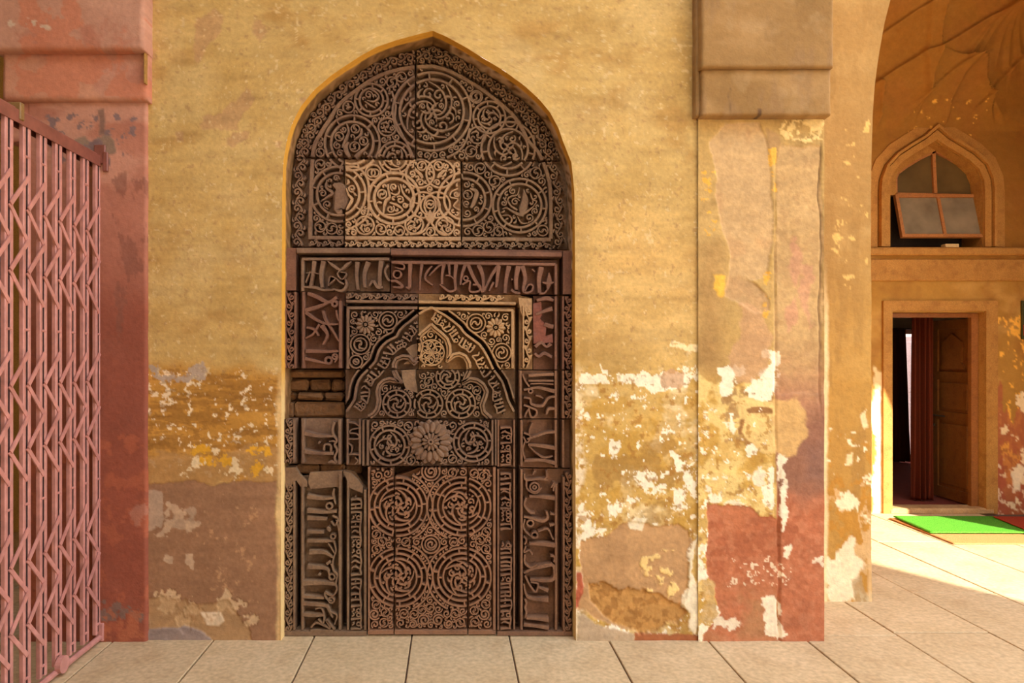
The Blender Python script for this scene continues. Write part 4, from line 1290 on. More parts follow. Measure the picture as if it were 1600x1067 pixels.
SOFT = []
def claim(cx, cy, r, r1):
    rm, ww = (r + r1) / 2, abs(r - r1)
    C = np.array(circ(cx, cy, rm))
    for pan in PANELS:
        lo, hi = pan.poly.min(0), pan.poly.max(0)
        if lo[0] - r < cx < hi[0] + r and lo[1] - r < cy < hi[1] + r:
            pan.pts.append(np.column_stack([C, np.full(len(C), ww + 2.0)]))
    SOFT.append((cx, cy, r1))

def leaf(x, y, a, L, w, bend=0.5, bucket='scrollwork', only=None):
    pts, ws = [], []
    for i in range(6):
        t = i / 5
        aa = a + bend * (t - 0.3)
        pts.append((x + L * t * math.cos(aa), y + L * t * math.sin(aa)))
        ws.append(w * (0.35 + 1.0 * math.sin(PI * min(1, t * 0.9 + 0.12))) * (1 - 0.35 * t))
    stroke(pts, ws, bucket, only=only, step=2.0)

def spiral(cx, cy, r, turns=1.4, a0=0.0, sgn=1, w=3.0, bulb=True, only=None, bucket='scrollwork'):
    n = max(10, int(turns * r * 2.4))
    pts, ws = [], []
    for i in range(n + 1):
        t = i / n
        a = a0 + sgn * turns * 2 * PI * t
        rr = r * (1 - 0.80 * t)
        pts.append((cx + rr * math.cos(a), cy + rr * math.sin(a)))
        ws.append(w * (1.0 + (0.5 * t if bulb else 0)))
    stroke(pts, ws, bucket, smooth=False, only=only, step=2.0)

def swirl(cx, cy, r, arms=3, a0=0.0, sgn=1, w=3.4, only=None):
    """leafy scroll filling of a roundel: stems leave the rim, curl inwards and end in half palmettes"""
    w = min(w, 3.4) * 0.92
    for k in range(arms):
        a = a0 + 2 * PI * k / arms + 0.25 * math.sin(3.1 * k + cx)
        pts, ws = [], []
        for i in range(9):
            t = i / 8
            aa = a + sgn * 2.3 * t
            rr = r * (1.0 - 0.80 * t ** 0.85)
            pts.append((cx + rr * math.cos(aa), cy + rr * math.sin(aa)))
            ws.append(w * (0.75 + 0.55 * math.sin(PI * t)))
        stroke(pts, ws, only=only, step=2.0)
        if r < 8: continue
        ab = a + sgn * 0.85
        bx, by = cx + r * 0.60 * math.cos(ab), cy + r * 0.60 * math.sin(ab)
        leaf(bx, by, ab + sgn * 0.2, r * 0.34, w * 1.25, sgn * 1.3, only=only)
        ac = a + sgn * 0.45
        q = r * 0.74
        if r > 13:
            c = (cx + q * 0.80 * math.cos(ac - sgn * 0.55), cy + q * 0.80 * math.sin(ac - sgn * 0.55))
            spiral(c[0], c[1], r * 0.20, 1.1, ac + PI * 0.2, -sgn, w * 0.9, only=only)
    if r > 16:
        for k in range(arms):
            a = a0 + 2 * PI * (k + 0.5) / arms
            leaf(cx + 1.5 * math.cos(a), cy + 1.5 * math.sin(a), a, r * 0.34, w * 1.5, sgn * 0.7, only=only)
    stroke(circ(cx, cy, max(1.6, r * 0.09)), w * 0.9, smooth=False, closed=True, only=only)

def vine(path, hw, period, w=2.6, bucket='border_vine', only=None, phase=0.0):
    """wavy stem with a curled leaf in each bay"""
    P, _ = resample(path, [1] * len(path), 1.5)
    T = np.gradient(P, axis=0); T /= np.hypot(T[:, 0], T[:, 1])[:, None] + 1e-9
    N = np.stack([-T[:, 1], T[:, 0]], 1)
    s = np.arange(len(P)) * 1.5
    q = P + N * (hw * 0.42 * np.sin(2 * PI * s / period + phase))[:, None]
    stroke([tuple(p) for p in q], w * 0.9, bucket, smooth=False, only=only, step=2.0)
    k = 0
    sp = period / 4 - phase * period / (2 * PI)
    while sp < s[-1]:
        if sp > 0:
            i = min(len(P) - 1, int(sp / 1.5))
            sg = -1 if k % 2 == 0 else 1
            ang = math.atan2(T[i, 1], T[i, 0])
            c = P[i] + N[i] * (-hw * 0.36 * sg)
            c = P[i] + N[i] * (hw * 0.30 * sg)
            spiral(c[0], c[1], min(hw * 0.68, period * 0.26), 1.15, ang - PI * 0.5 * sg, sg, w, only=only, bucket=bucket)
            e = P[min(len(P) - 1, i + int(period / 6))] + N[i] * (hw * 0.80 * sg)
            leaf(e[0], e[1], ang + 0.9 * sg, period * 0.26, w * 1.2, -0.9 * sg, bucket, only)
            e = P[max(0, i - int(period / 6))] + N[i] * (-hw * 0.45 * sg)
            leaf(e[0], e[1], ang - 0.5 * sg, period * 0.28, w * 1.2, 0.8 * sg, bucket, only)
        sp += period / 2
        k += 1

def letters(path, bw, stepw=6.0, seed=0, bucket='inscription', only=None, w=3.0):
    """cursive inscription band along a path: tall stems, loops and a joining base line"""
    rnd = random.Random(seed)
    P, _ = resample(path, [1] * len(path), 1.0)
    T = np.gradient(P, axis=0); T /= np.hypot(T[:, 0], T[:, 1])[:, None] + 1e-9
    N = np.stack([-T[:, 1], T[:, 0]], 1)
    def at(s, o):
        i = int(max(0, min(len(P) - 1, s)))
        return tuple(P[i] + N[i] * (o * bw / 2))
    s, L = 2.0, len(P)
    base = []
    while s < L - 4:
        r = rnd.random()
        adv = stepw * rnd.uniform(0.8, 1.4)
        base.append(at(s, 0.66 + rnd.uniform(-0.16, 0.16)))
        if r < 0.55:
            stroke([at(s - 1, -0.86), at(s, -0.1), at(s + rnd.uniform(-1, 1), 0.7)], [w * 1.5, w * 1.15, w * 0.9], bucket, only=only)
        elif r < 0.8:
            c = at(s, 0.3)
            ring(c[0], c[1], bw * 0.15, w * 0.85, bucket, only=only)
            stroke([at(s - 2, -0.7), at(s + 1, -0.35), at(s + 3, -0.6)], [w, w * 1.2, w * 0.6], bucket, only=only)
        else:
            stroke([at(s, 0.7), at(s + 2, 0.15), at(s + 4, -0.3), at(s + 1, -0.75)], [w * 0.9, w, w * 1.2, w * 0.7], bucket, only=only)
            adv *= 1.3
        if rnd.random() < 0.3:
            c = at(s + adv * 0.5, -0.25)
            stroke([c, (c[0] + 1.6, c[1] + 0.8)], w, bucket, smooth=False, only=only)
        s += adv
    run = []
    for b in base:
        run.append(b)
        if len(run) >= 3 and rnd.random() < 0.25:
            stroke(run, w, bucket, only=only); run = []
    if len(run) > 1: stroke(run, w, bucket, only=only)

def fill(pan, poly, rmin=2.4, rmax=12.0, seed=0, w=2.6, limit=260, margin=0.8, leafy=0.35):
    """pack the bare ground of a stone with small scrolls"""
    rnd = random.Random(seed)
    poly = np.array(poly, float)
    lo, hi = poly.min(0), poly.max(0)
    xs, ys_ = np.arange(lo[0], hi[0] + 1, 1.0), np.arange(lo[1], hi[1] + 1, 1.0)
    X, Y = np.meshgrid(xs, ys_)
    Dm = np.minimum(poly_sd(X, Y, poly) - margin, poly_sd(X, Y, pan.poly) - 1.2)
    SB = np.zeros_like(Dm)
    for sx_, sy_, sr in SOFT:
        ins_ = np.hypot(X - sx_, Y - sy_) < sr
        SB = np.where(ins_, 1.0, SB)
    Dm = Dm - SB
    def carve(px, py, rad):
        R = rmax + rad + 2
        i0, i1 = np.searchsorted(xs, px - R), np.searchsorted(xs, px + R)
        j0, j1 = np.searchsorted(ys_, py - R), np.searchsorted(ys_, py + R)
        if i0 >= i1 or j0 >= j1: return
        sub = Dm[j0:j1, i0:i1]
        np.minimum(sub, np.hypot(X[j0:j1, i0:i1] - px, Y[j0:j1, i0:i1] - py) - rad - SB[j0:j1, i0:i1], out=sub)
    if pan.pts:
        A = np.vstack(pan.pts)
        for px, py, ww in A:
            if lo[0] - 20 < px < hi[0] + 20 and lo[1] - 20 < py < hi[1] + 20:
                carve(px, py, ww * 0.5)
    for _ in range(limit):
        j, i = np.unravel_index(np.argmax(Dm), Dm.shape)
        r = Dm[j, i]
        if r < rmin: break
        r = min(r, rmax) * rnd.uniform(0.92, 1.0)
        cx, cy = xs[i], ys_[j]
        a = rnd.uniform(0, 2 * PI); sg = rnd.choice((-1, 1))
        ro = r + 0.5          # touch the neighbours
        if r > 6.5:
            ring(cx, cy, ro - w * 0.3, w, only=[pan])
            swirl(cx, cy, ro - w * 0.9, 2, a, sg, w * 0.85, only=[pan])
        elif r > 4.0:
            spiral(cx, cy, ro, 1.35, a, sg, w * 0.9, only=[pan])
        elif rnd.random() < leafy:
            leaf(cx - r * math.cos(a), cy - r * math.sin(a), a, 2.1 * r, w * 1.25, sg * 0.9, only=[pan])
        else:
            spiral(cx, cy, ro, 0.85, a, sg, w * 0.95, only=[pan])
        carve(cx, cy, r * 1.02)

def rosette(cx, cy, r, n, dep=0.03, lift=0.006, only=None, inner=True):
    pan = only[0]
    single = r > 25
    mb = pan.b.setdefault('rosette', Bucket())
    def petal(a, r0, r1, wmax, yf):
        m = 6
        for side in (0.0,):
            P = np.array([(cx + (r0 + (r1 - r0) * t) * math.cos(a), cy + (r0 + (r1 - r0) * t) * math.sin(a)) for t in np.linspace(0, 1, m)])
            w = np.array([0.5, 0.75, 0.95, 1.0, 0.85, 0.3]) * wmax
            tgt = pan.b.setdefault('petal#%d' % len(pan.b), Bucket()) if single else mb
            ribbon(tgt, P, w, yf, dep, top=0.35)
    pw = 2 * PI * r / n
    if single:
        for k in range(n):
            petal(2 * PI * (k + 0.5) / n + 0.1, r * 0.60, r * 1.03, pw * 0.80, pan.yf - lift + 0.002)
        for k in range(n):
            petal(2 * PI * k / n + 0.1, r * 0.44, r * 0.92, pw * 0.74, pan.yf - lift - 0.008)
        for k in range(12):
            petal(2 * PI * (k + 0.5) / 12, r * 0.15, r * 0.43, 2 * PI * r * 0.33 / 12 * 0.92, pan.yf - lift - 0.016)
    else:
        for k in range(n):
            petal(2 * PI * k / n + 0.1, r * 0.30, r, pw * 0.78, pan.yf - lift)
    c = np.array(circ(cx, cy, r * 0.10))
    ribbon(mb, c, np.full(len(c), r * 0.12), pan.yf - lift - (0.022 if single else 0.006), dep + 0.01, closed=True)
    t = np.linspace(0, 2 * PI, 20, endpoint=False)
    P = np.stack([cx + r * 0.75 * np.cos(t), cy + r * 0.75 * np.sin(t)], 1)
    pan.pts.append(np.column_stack([P, np.full(20, r * 0.5)]))
    pan.pts.append(np.array([[cx, cy, r * 1.2]]))

def TT(x0, y0, pts):
    return [(x0 + a / 5.929, y0 + b / 5.929) for a, b in pts]
TA = lambda p: TT(440, 40, p); TB = lambda p: TT(660, 40, p); TC = lambda p: TT(440, 220, p); TD = lambda p: TT(660, 220, p)
TE = lambda p: TT(440, 390, p); TF = lambda p: TT(660, 390, p); TG = lambda p: TT(440, 560, p); TH = lambda p: TT(660, 560, p)
TI = lambda p: TT(435, 720, p); TJ = lambda p: TT(660, 720, p); TK = lambda p: TT(435, 840, p); TL = lambda p: TT(660, 840, p)
def ST(tile_, pts, w, bucket='inscription', smooth=True, only=None):
    k_ = 0.72 if bucket == 'scrollwork' else 0.94
    ws = [k_ * q / 5.929 for q in w] if hasattr(w, '__len__') else k_ * w / 5.929
    stroke(tile_(pts), ws, bucket, smooth, only=only)

# --- tympanum -----------------------------------------------------------
TYM = [P1, P2, P3, P4, P5]
fl = TC([(262, 890), (268, 560), (285, 160), (318, 20)])[:-1] + [(492, 224), (500.7, 208), (514, 187), (531, 161.5), (558, 139.5), (583, 122.6), (608.6, 112), (642, 105), (676, 103)]
fr_ = [(676, 103), (700, 110), (722, 121), (746, 135), (775, 156), (800, 178), (813, 196), (826, 220), (840, 236), (848, 252), (856, 274), (860, 297), (861, 340), (861, 373)]
stroke(fl, 7.0, 'moulding', only=TYM)
stroke(fr_, 7.0, 'moulding', only=TYM)
stroke([(482, 371), (861, 374)], 7.0, 'moulding', smooth=False, only=TYM)
# border vine outside the fillet
midl = [(466, 384), (466.5, 330), (467, 280), (471, 247), (478, 222), (490, 196), (507, 168), (531, 143), (556, 122), (582, 106), (612, 94), (645, 87), (672, 84)]
midr = [(680, 84), (706, 92), (732, 104), (760, 124), (786, 144), (812, 168), (832, 193), (846, 217), (858, 244), (866, 270), (872, 300), (873.5, 340), (873.5, 388)]
vine(midl, 9.0, 26, only=TYM)
vine(midr, 8.0, 26, only=TYM)
vine([(482, 380.5), (861, 383)], 5.0, 21, 2.4, only=TYM)
rings(674.5, 174, (61, 50), 4.6, 10, only=TYM)
swirl(674.5, 174, 47, 6, 0.2, 1, 5.0, only=TYM)
rings(550, 223, (43, 33), 4.4, 9, only=TYM)
ST(TA, [(600, 900), (620, 980), (580, 1080), (560, 1130)], [20, 34, 40, 20], 'scrollwork', only=TYM)
ST(TA, [(740, 950), (730, 1010), (680, 1050), (670, 1060)], [24, 40, 24, 12], 'scrollwork', only=TYM)
ST(TC, [(620, 10), (590, 60), (610, 120), (640, 160)], [30, 70, 60, 30], 'scrollwork', only=TYM)
ST(TC, [(810, 20), (780, 60), (720, 110), (680, 150)], [14, 30, 50, 60], 'scrollwork', only=TYM)
rings(580, 156, (25.5, 18.5), 4.0, 8, only=TYM)
ST(TA, [(800, 580), (850, 600), (900, 650), (860, 700), (790, 690)], [20, 30, 24, 30, 14], 'scrollwork', only=TYM)
ST(TA, [(770, 700), (830, 740), (870, 760)], [16, 34, 14], 'scrollwork', only=TYM)
rings(605, 198, (14,), 3.4, 0, only=TYM); swirl(605, 198, 11, 2, 0.6, 1, 3.0, only=TYM)
rings(544.5, 167, (9,), 3.0, 0, only=TYM); leaf(541, 170, -0.7, 9, 3.6, only=TYM)
rings(617, 246, (25, 18.5), 3.8, 9, only=TYM); swirl(617, 246, 16, 3, 0.9, 1, 3.4, only=TYM)
rings(764.6, 183, (25, 17.5), 3.8, 8, only=TYM); swirl(764.6, 183, 15, 3, 0.3, -1, 3.6, only=TYM)
rings(794, 232, (42, 31), 4.4, 9, only=TYM); swirl(794, 232, 28, 4, 0.5, -1, 4.6, only=TYM)
rings(797.5, 190, (8,), 3.0, 0, only=TYM); rings(746, 211, (13,), 3.2, 0, only=TYM); swirl(746, 211, 10, 2, 0, 1, 2.8, only=TYM)
rings(744, 151, (9.5,), 3.0, 0, only=TYM)
stroke([(612, 142), (618, 165), (617, 185), (626, 205), (640, 232), (646, 246)], 4.0, only=TYM)
stroke([(734, 200), (728, 220), (716, 236), (698, 246)], 4.0, only=TYM)
# middle and lower tympanum stones
rings(528, 303, (43, 33), 4.4, 9, only=TYM)
ST(TC, [(420, 360), (410, 430), (470, 480), (420, 520), (360, 560)], [20, 34, 44, 30, 16], 'scrollwork', only=TYM)
stroke(TC([(480, 400), (540, 440), (550, 540), (530, 640), (560, 650)]), [6, 20, 26, 18, 8], only=[P3])
ST(TC, [(600, 440), (620, 500), (650, 540), (610, 620), (600, 640)], [20, 34, 44, 30, 14], 'scrollwork', only=TYM)
rings(615.5, 309.5, (40, 31), 5.4, 9, only=TYM)
ST(TC, [(985, 400), (990, 460), (1000, 520), (960, 560), (940, 680)], [26, 34, 40, 44, 24], 'scrollwork', only=TYM)
ST(TC, [(1010, 480), (1060, 500), (1090, 470), (1080, 410)], [20, 30, 24, 12], 'scrollwork', only=TYM)
ST(TC, [(1100, 400), (1130, 490), (1190, 550), (1220, 600), (1150, 680)], [20, 34, 44, 30, 20], 'scrollwork', only=TYM)
ST(TC, [(1000, 570), (1060, 590), (1120, 640), (1040, 680), (960, 680)], [20, 40, 26, 24, 14], 'scrollwork', only=TYM)
rings(656, 271, (22,), 4.0, 0, only=TYM); rings(688, 271, (22,), 4.0, 0, only=TYM)
for x, s in ((660, -1), (684, 1)):
    leaf(x, 278, -PI / 2 + 0.5 * s, 20, 5.5, 0.5 * s, only=TYM)
    leaf(x + 6 * s, 268, -0.5 if s > 0 else PI + 0.5, 9, 4.5, 0.6, only=TYM)
rings(726, 311, (42, 32), 4.6, 9, only=TYM)
ST(TD, [(330, 440), (270, 470), (260, 520), (330, 540), (290, 600), (340, 640)], [24, 20, 20, 24, 24, 26], 'scrollwork', only=TYM)
ST(TD, [(440, 440), (500, 470), (480, 560), (450, 620)], [30, 60, 60, 40], 'scrollwork', only=TYM)
rings(672, 321, (15,), 3.8, 0, ); rings(661, 320, (20,), 3.6, 0, only=[P4]); rings(683, 320, (20,), 3.6, 0, only=[P4])
leaf(672, 348, -PI / 2, 20, 11, 0.0, only=[P4]); leaf(672, 346, -2.4, 17, 5, 0.4, only=[P4]); leaf(672, 346, -0.74, 17, 5, -0.4, only=[P4])
stroke([(672, 346), (660, 362), (640, 366)], 4, only=[P4]); stroke([(672, 346), (684, 360), (702, 367)], 4, only=[P4])
for cx, cy in ((695.5, 353), (647, 351), (570, 352)):
    rings(cx, cy, (14,), 3.6, 0, only=[P4]); swirl(cx, cy, 11, 2, cx, 1, 3.4, only=[P4])
rings(583, 269, (12,), 3.4, 0, only=TYM); ring(580, 270, 6, 3, only=[P4]); ring(586, 270, 6, 3, only=[P4])
stroke([(538, 260), (560, 262), (574, 280), (576, 305), (574, 335), (560, 350), (540, 360)], 4.4, only=[P4])
rings(812, 321, (42, 34), 4.4, 9, only=TYM)
ST(TD, [(940, 450), (950, 540), (930, 640), (920, 700)], [20, 90, 110, 40], 'scrollwork', only=TYM)
ST(TD, [(900, 430), (880, 500), (830, 510), (790, 540), (820, 600), (880, 640)], [14, 20, 26, 24, 30, 34], 'scrollwork', only=TYM)
ST(TD, [(740, 630), (780, 620), (830, 650), (900, 680), (960, 660), (1040, 600)], [14, 24, 34, 50, 40, 14], 'scrollwork', only=TYM)
ST(TD, [(740, 690), (800, 690), (830, 730), (800, 770), (760, 730)], [16, 24, 26, 22, 12], 'scrollwork', only=TYM)
ST(TD, [(1000, 480), (1020, 540), (1060, 560), (1030, 600)], [12, 26, 24, 12], 'scrollwork', only=TYM)
ST(TD, [(880, 700), (920, 760), (990, 760)], [16, 24, 12], 'scrollwork', only=TYM)
# fillings
inL = [p for p in fl if p[1] < 247.5]
fill(P1, [(488, 246)] + inL + [(649, 104), (649, 246)], seed=1, rmax=9)
fill(P2, [(651, 104)] + [p for p in fr_ if p[1] < 250] + [(845, 250), (651, 250)], seed=2, rmax=9)
fill(P3, [(487, 248), (537, 248), (537, 368), (485, 368)], seed=3, rmax=9)
fill(P4, [(539, 250), (720, 251), (720, 370), (539, 370)], seed=4, rmax=9, w=3.0)
fill(P5, [(722, 253), (848, 253), (857, 300), (858, 370), (722, 370)], seed=5, rmax=9)
fill(P1, tl_top + [(649, yj), (649, 103), (620, 105), (583, 118), (553, 136), (526, 158), (508, 185), (496, 206), (488, 224), (482, 246)], 2.2, 5, seed=6, w=2.4, margin=1.5)
fill(P2, tr_top + [apex, (650, yj), (650, 100), (678, 99), (704, 107), (750, 132), (780, 153), (806, 176), (820, 196), (832, 220), (850, 250)], 2.2, 5, seed=7, w=2.4, margin=1.5)

# --- lintel inscription --------------------------------------------------
LIN = [P6, P7]
stroke([(472.5, 455), (472.5, 404.5), (610, 404.5)], 5.0, 'moulding', smooth=False, only=LIN)
stroke([(610, 409.5), (868.5, 413), (868.5, 460)], 5.0, 'moulding', smooth=False, only=LIN)
stroke([(463.5, 391.8), (609, 391.8)], 8.5, 'moulding', smooth=False, only=[P6]); stroke([(611, 394.5), (878, 397.5)], 8.5, 'moulding', smooth=False, only=[P7])
for tl_, pts, w in (
    (TE, [(300, 105), (285, 230), (265, 340)], [48, 34, 30]), (TE, [(205, 345), (310, 350), (380, 372), (480, 370)], [20, 34, 28, 20]),
    (TE, [(265, 200), (240, 260), (222, 305)], [12, 16, 14]), (TE, [(225, 215), (290, 212), (345, 225)], [10, 14, 10]),
    (TE, [(385, 105), (362, 230), (372, 350)], [54, 40, 34]), (TE, [(425, 105), (480, 150), (545, 185), (600, 140), (645, 108)], [10, 36, 24, 36, 8]),
    (TE, [(545, 185), (515, 225), (560, 275), (598, 220), (545, 205)], 15), (TE, [(430, 335), (445, 250), (495, 268), (440, 320)], 14),
    (TE, [(470, 362), (555, 380), (598, 330), (590, 270)], [16, 30, 26, 16]), (TE, [(500, 260), (540, 300), (580, 320)], [12, 20, 20]),
    (TE, [(700, 112), (692, 220), (705, 370)], [50, 36, 30]), (TE, [(800, 112), (763, 220), (770, 350)], [54, 38, 32]),
    (TE, [(810, 335), (848, 290), (890, 350), (935, 345)], [16, 34, 34, 20]), (TE, [(920, 102), (908, 220), (905, 345)], [54, 44, 38]),
    (TE, [(985, 140), (955, 200), (995, 285), (1060, 290), (1120, 345), (1030, 345)], [24, 22, 26, 30, 34, 20]),
    (TE, [(1045, 122), (1125, 135), (1128, 178), (1050, 165)], [14, 18, 22, 12]), (TE, [(1190, 118), (1185, 240), (1180, 350), (1150, 345)], [50, 36, 36, 14]),
    (TE, [(1300, 112), (1285, 250), (1280, 375)], [40, 22, 10]), (TE, [(1395, 150), (1350, 200), (1330, 270), (1400, 330)], [14, 26, 22, 16]),
    (TF, [(200, 130), (182, 230), (180, 320)], [44, 30, 26]), (TF, [(60, 240), (100, 200), (160, 145), (215, 140)], [14, 20, 22, 14]),
    (TF, [(245, 130), (252, 250)], [34, 22]), (TF, [(160, 320), (245, 385), (310, 372)], [20, 26, 22]), (TF, [(215, 240), (255, 240), (290, 270)], 16),
    (TF, [(312, 130), (300, 260), (308, 372)], [46, 34, 30]), (TF, [(400, 130), (368, 220), (352, 325)], [44, 32, 24]),
    (TF, [(370, 322), (440, 290), (440, 385), (525, 380), (535, 332), (468, 322)], 22), (TF, [(420, 130), (475, 260), (560, 395)], [44, 40, 28]),
    (TF, [(520, 140), (560, 250), (565, 395)], [54, 40, 28]), (TF, [(710, 140), (640, 240), (572, 380)], [50, 36, 26]), (TF, [(708, 150), (690, 290), (682, 350)], [48, 34, 24]),
    (TF, [(660, 300), (640, 340), (618, 382)], [28, 26, 16]), (TF, [(802, 150), (778, 260), (765, 402)], [56, 42, 36]),
    (TF, [(890, 150), (868, 260), (870, 370)], [64, 48, 40]), (TF, [(822, 370), (860, 395), (905, 402)], [30, 30, 24]),
    (TF, [(925, 150), (952, 260), (935, 372), (960, 398), (1010, 385), (1025, 335), (985, 325), (945, 392)], [54, 44, 36, 26, 26, 24, 22, 14]),
    (TF, [(1015, 180), (1045, 205)], 14), (TF, [(1102, 160), (1080, 280), (1085, 402)], [64, 50, 44]), (TF, [(1085, 402), (1130, 402), (1165, 360)], [30, 22, 12]),
    (TF, [(1172, 212), (1176, 260), (1170, 310), (1162, 372)], [8, 46, 62, 20]), (TF, [(1112, 302), (1165, 312), (1218, 302)], [16, 36, 16])):
    ST(tl_, pts, w, only=LIN)
for tl_, c, r in ((TE, (1070, 228), 36), (TF, (402, 265), 20)):
    q = tl_([c])[0]; ring(q[0], q[1], r / 5.93, 3.2, 'inscription', only=LIN)
q = TF([(830, 275)])[0]; ring(q[0], q[1], 1.2, 2.6, 'inscription', only=LIN)

# --- second to fourth courses ------------------------------------------
stroke([(474, 575), (474, 456)], 4.2, 'moulding', smooth=False, only=[P9]); stroke([(531.5, 470), (531.5, 575)], 5.5, 'moulding', smooth=False, only=[P9])
stroke([(446, 456), (446, 575)], 4.0, 'moulding', smooth=False, only=[P9]); stroke([(461, 456), (461, 575)], 3.6, 'moulding', smooth=False, only=[P9])
vine([(453.5, 458), (453.5, 575)], 6.5, 27, 2.6, only=[P9])
fill(P9, [(448, 458), (459, 458), (459, 575), (448, 575)], 1.8, 4, seed=20, w=2.2)
for pts, w in (([(240, 405), (330, 440), (400, 478), (470, 490)], [40, 46, 40, 16]), ([(215, 565), (330, 530), (430, 490), (510, 440)], [50, 44, 30, 40]),
               ([(220, 580), (320, 650), (430, 690), (525, 690)], [40, 34, 30, 16]), ([(380, 565), (405, 650), (470, 750), (530, 850)], [30, 30, 26, 20]),
               ([(350, 690), (290, 780), (220, 820)], [30, 24, 20]), ([(220, 940), (420, 945), (525, 940)], [46, 34, 26]),
               ([(480, 980), (512, 1005), (490, 1045)], [20, 22, 14]), ([(215, 1010), (330, 1035), (440, 1060)], [40, 30, 20]), ([(505, 560), (515, 620), (530, 660)], [20, 26, 14]),
               ([(370, 700), (420, 790), (380, 880)], [60, 30, 20]), ([(230, 720), (300, 740), (340, 800)], [24, 30, 16])):
    ST(TE, pts, w, only=[P9])
ring(522.6, 474.5, 4.0, 4.5, 'inscription', only=[P9]); ring(513, 563, 5.0, 4.5, 'inscription', only=[P9]); ring(523, 557, 4, 3.4, 'inscription', only=[P9])
# cornice strip over the arch
stroke([(541, 470.5), (652.5, 471.5)], 5.0, 'moulding', smooth=False, only=[P10]); stroke([(654.5, 471.5), (806, 474)], 5.0, 'moulding', smooth=False, only=[P11])
vine([(541, 462.5), (652, 464)], 5.0, 22, 2.6, only=[P10]); vine([(686, 464), (788, 466)], 5.0, 22, 3.0, only=[P11])
# frame of the arch panel
stroke([(543.5, 576), (543.5, 481), (652, 481)], 5.0, 'moulding', smooth=False, only=[P10])
stroke([(655, 481.5), (801, 484.5), (801, 577)], 5.0, 'moulding', smooth=False, only=[P11])
stroke([(818, 577), (818, 478)], 3.0, 'moulding', smooth=False, only=[P11])
OUTL = [(541, 643), (548, 633), (553.5, 624), (556, 606), (559, 596), (565, 587), (575, 577), (586, 565), (592, 547), (597, 540), (605, 533), (619, 526), (624, 516), (632, 508), (639, 503), (652.5, 491.5), (663, 485), (674, 480)]
OUTR = [(674, 480), (685, 487), (696, 493), (707, 501), (719, 511), (723, 517), (728, 522.5), (741, 532), (749, 538), (755, 546), (763, 560), (770, 576), (779, 588), (785, 597), (790, 612), (794, 626), (803, 643)]
stroke(OUTL, 4.2, 'moulding', smooth=False, lift=0.006); stroke(OUTR, 4.2, 'moulding', smooth=False, lift=0.006)
def off_path(P, d):
    A = np.array(P, float); T = np.gradient(A, axis=0); T /= np.hypot(T[:, 0], T[:, 1])[:, None]
    return [tuple(p) for p in A + np.stack([-T[:, 1], T[:, 0]], 1) * d]
stroke(off_path(OUTL, -9.5)[1:-2], 3.2, 'moulding', smooth=False, only=[P10, P13]); stroke(off_path(OUTR, -9.5)[2:-1], 3.2, 'moulding', smooth=False, only=[P11, P14])
def cross(path, ax, v):
    for a, b in zip(path[:-1], path[1:]):
        if (a[ax] - v) * (b[ax] - v) <= 0 and a[ax] != b[ax]:
            t = (v - a[ax]) / (b[ax] - a[ax]); return (a[0] + (b[0] - a[0]) * t, a[1] + (b[1] - a[1]) * t)
OL, OR_ = off_path(OUTL, -7.5), off_path(OUTR, -7.5)
IL, IR = off_path(OUTL, -1.0), off_path(OUTR, -1.0)
sel = lambda P, f: [tuple(q) for q in P if f(q)]
P10.pieces = [[cross(IL, 1, 576.5)] + sel(IL, lambda q: q[1] < 576 and q[0] < 652.5) + [cross(IL, 0, 653), (653, 576.5)],
              [(540, 456.5), (653, 459), cross(OL, 0, 653)] + sel(OL, lambda q: q[1] < 576 and q[0] < 652.5)[::-1] + [cross(OL, 1, 576.5), (540, 576.5)]]
pin_ = [cross(IL, 0, 654)] + sel(IL, lambda q: 655 < q[0] < 672) + [(674, 479)] + sel(IR, lambda q: q[0] > 677 and q[1] < 576.5) + [cross(IR, 1, 577)]
pout = [cross(OL, 0, 654)] + sel(OL, lambda q: 655 < q[0] < 669) + [(674, 473)] + sel(OR_, lambda q: q[0] > 682 and q[1] < 576.5) + [cross(OR_, 1, 577)]
P11.pieces = [pin_ + [(654, 577)], [(654, 459), (811, 461), (832, 466), (832, 577)] + pout[::-1]]
P13.pieces = [sel(IL, lambda q: q[1] > 578)[0:] + [cross(IL, 1, 577.5), (648, 577.5), (650, 653), (540, 653)],
              [(540, 577.5), cross(OL, 1, 577.5)] + sel(OL, lambda q: q[1] > 578 and q[0] > 541)[::-1] + [(540, 632)]]
P14.pieces = [[(649, 578), cross(IR, 1, 578)] + sel(IR, lambda q: q[1] > 578.5) + [(806, 654), (651, 654)],
              [cross(OR_, 1, 578), (812, 578), (812, 640)] + sel(OR_, lambda q: q[1] > 578.5)[::-1]]
INL = [(575, 650), (582, 646), (587, 640), (590, 627), (588, 612), (591, 601), (598, 594), (608, 591), (618, 593), (624.5, 598), (618, 590), (613.5, 580), (614, 568), (618, 560), (629, 555.5), (640, 557), (647, 566), (653, 556), (656, 540), (652, 528), (657, 520), (666, 513), (673.5, 506)]
INR = [(673.5, 506), (681, 513), (691, 521), (699, 529), (703, 540), (703.5, 552), (699, 562), (708, 553.5), (718, 551.5), (728, 556), (734, 567), (735, 580), (729, 592), (722, 597), (734, 591), (746, 593), (756, 600), (762, 612), (759, 623), (755, 633), (757, 643), (768, 653)]
for dd, ww in ((0, 4.6), (4.4, 3.6)):
    a, b = off_path(INL, dd), off_path(INR, dd)
    stroke([q for q in a], ww, 'moulding', smooth=False, lift=0.014 if dd == 0 else 0.006)
    stroke([q for q in b], ww, 'moulding', smooth=False, lift=0.014 if dd == 0 else 0.006)
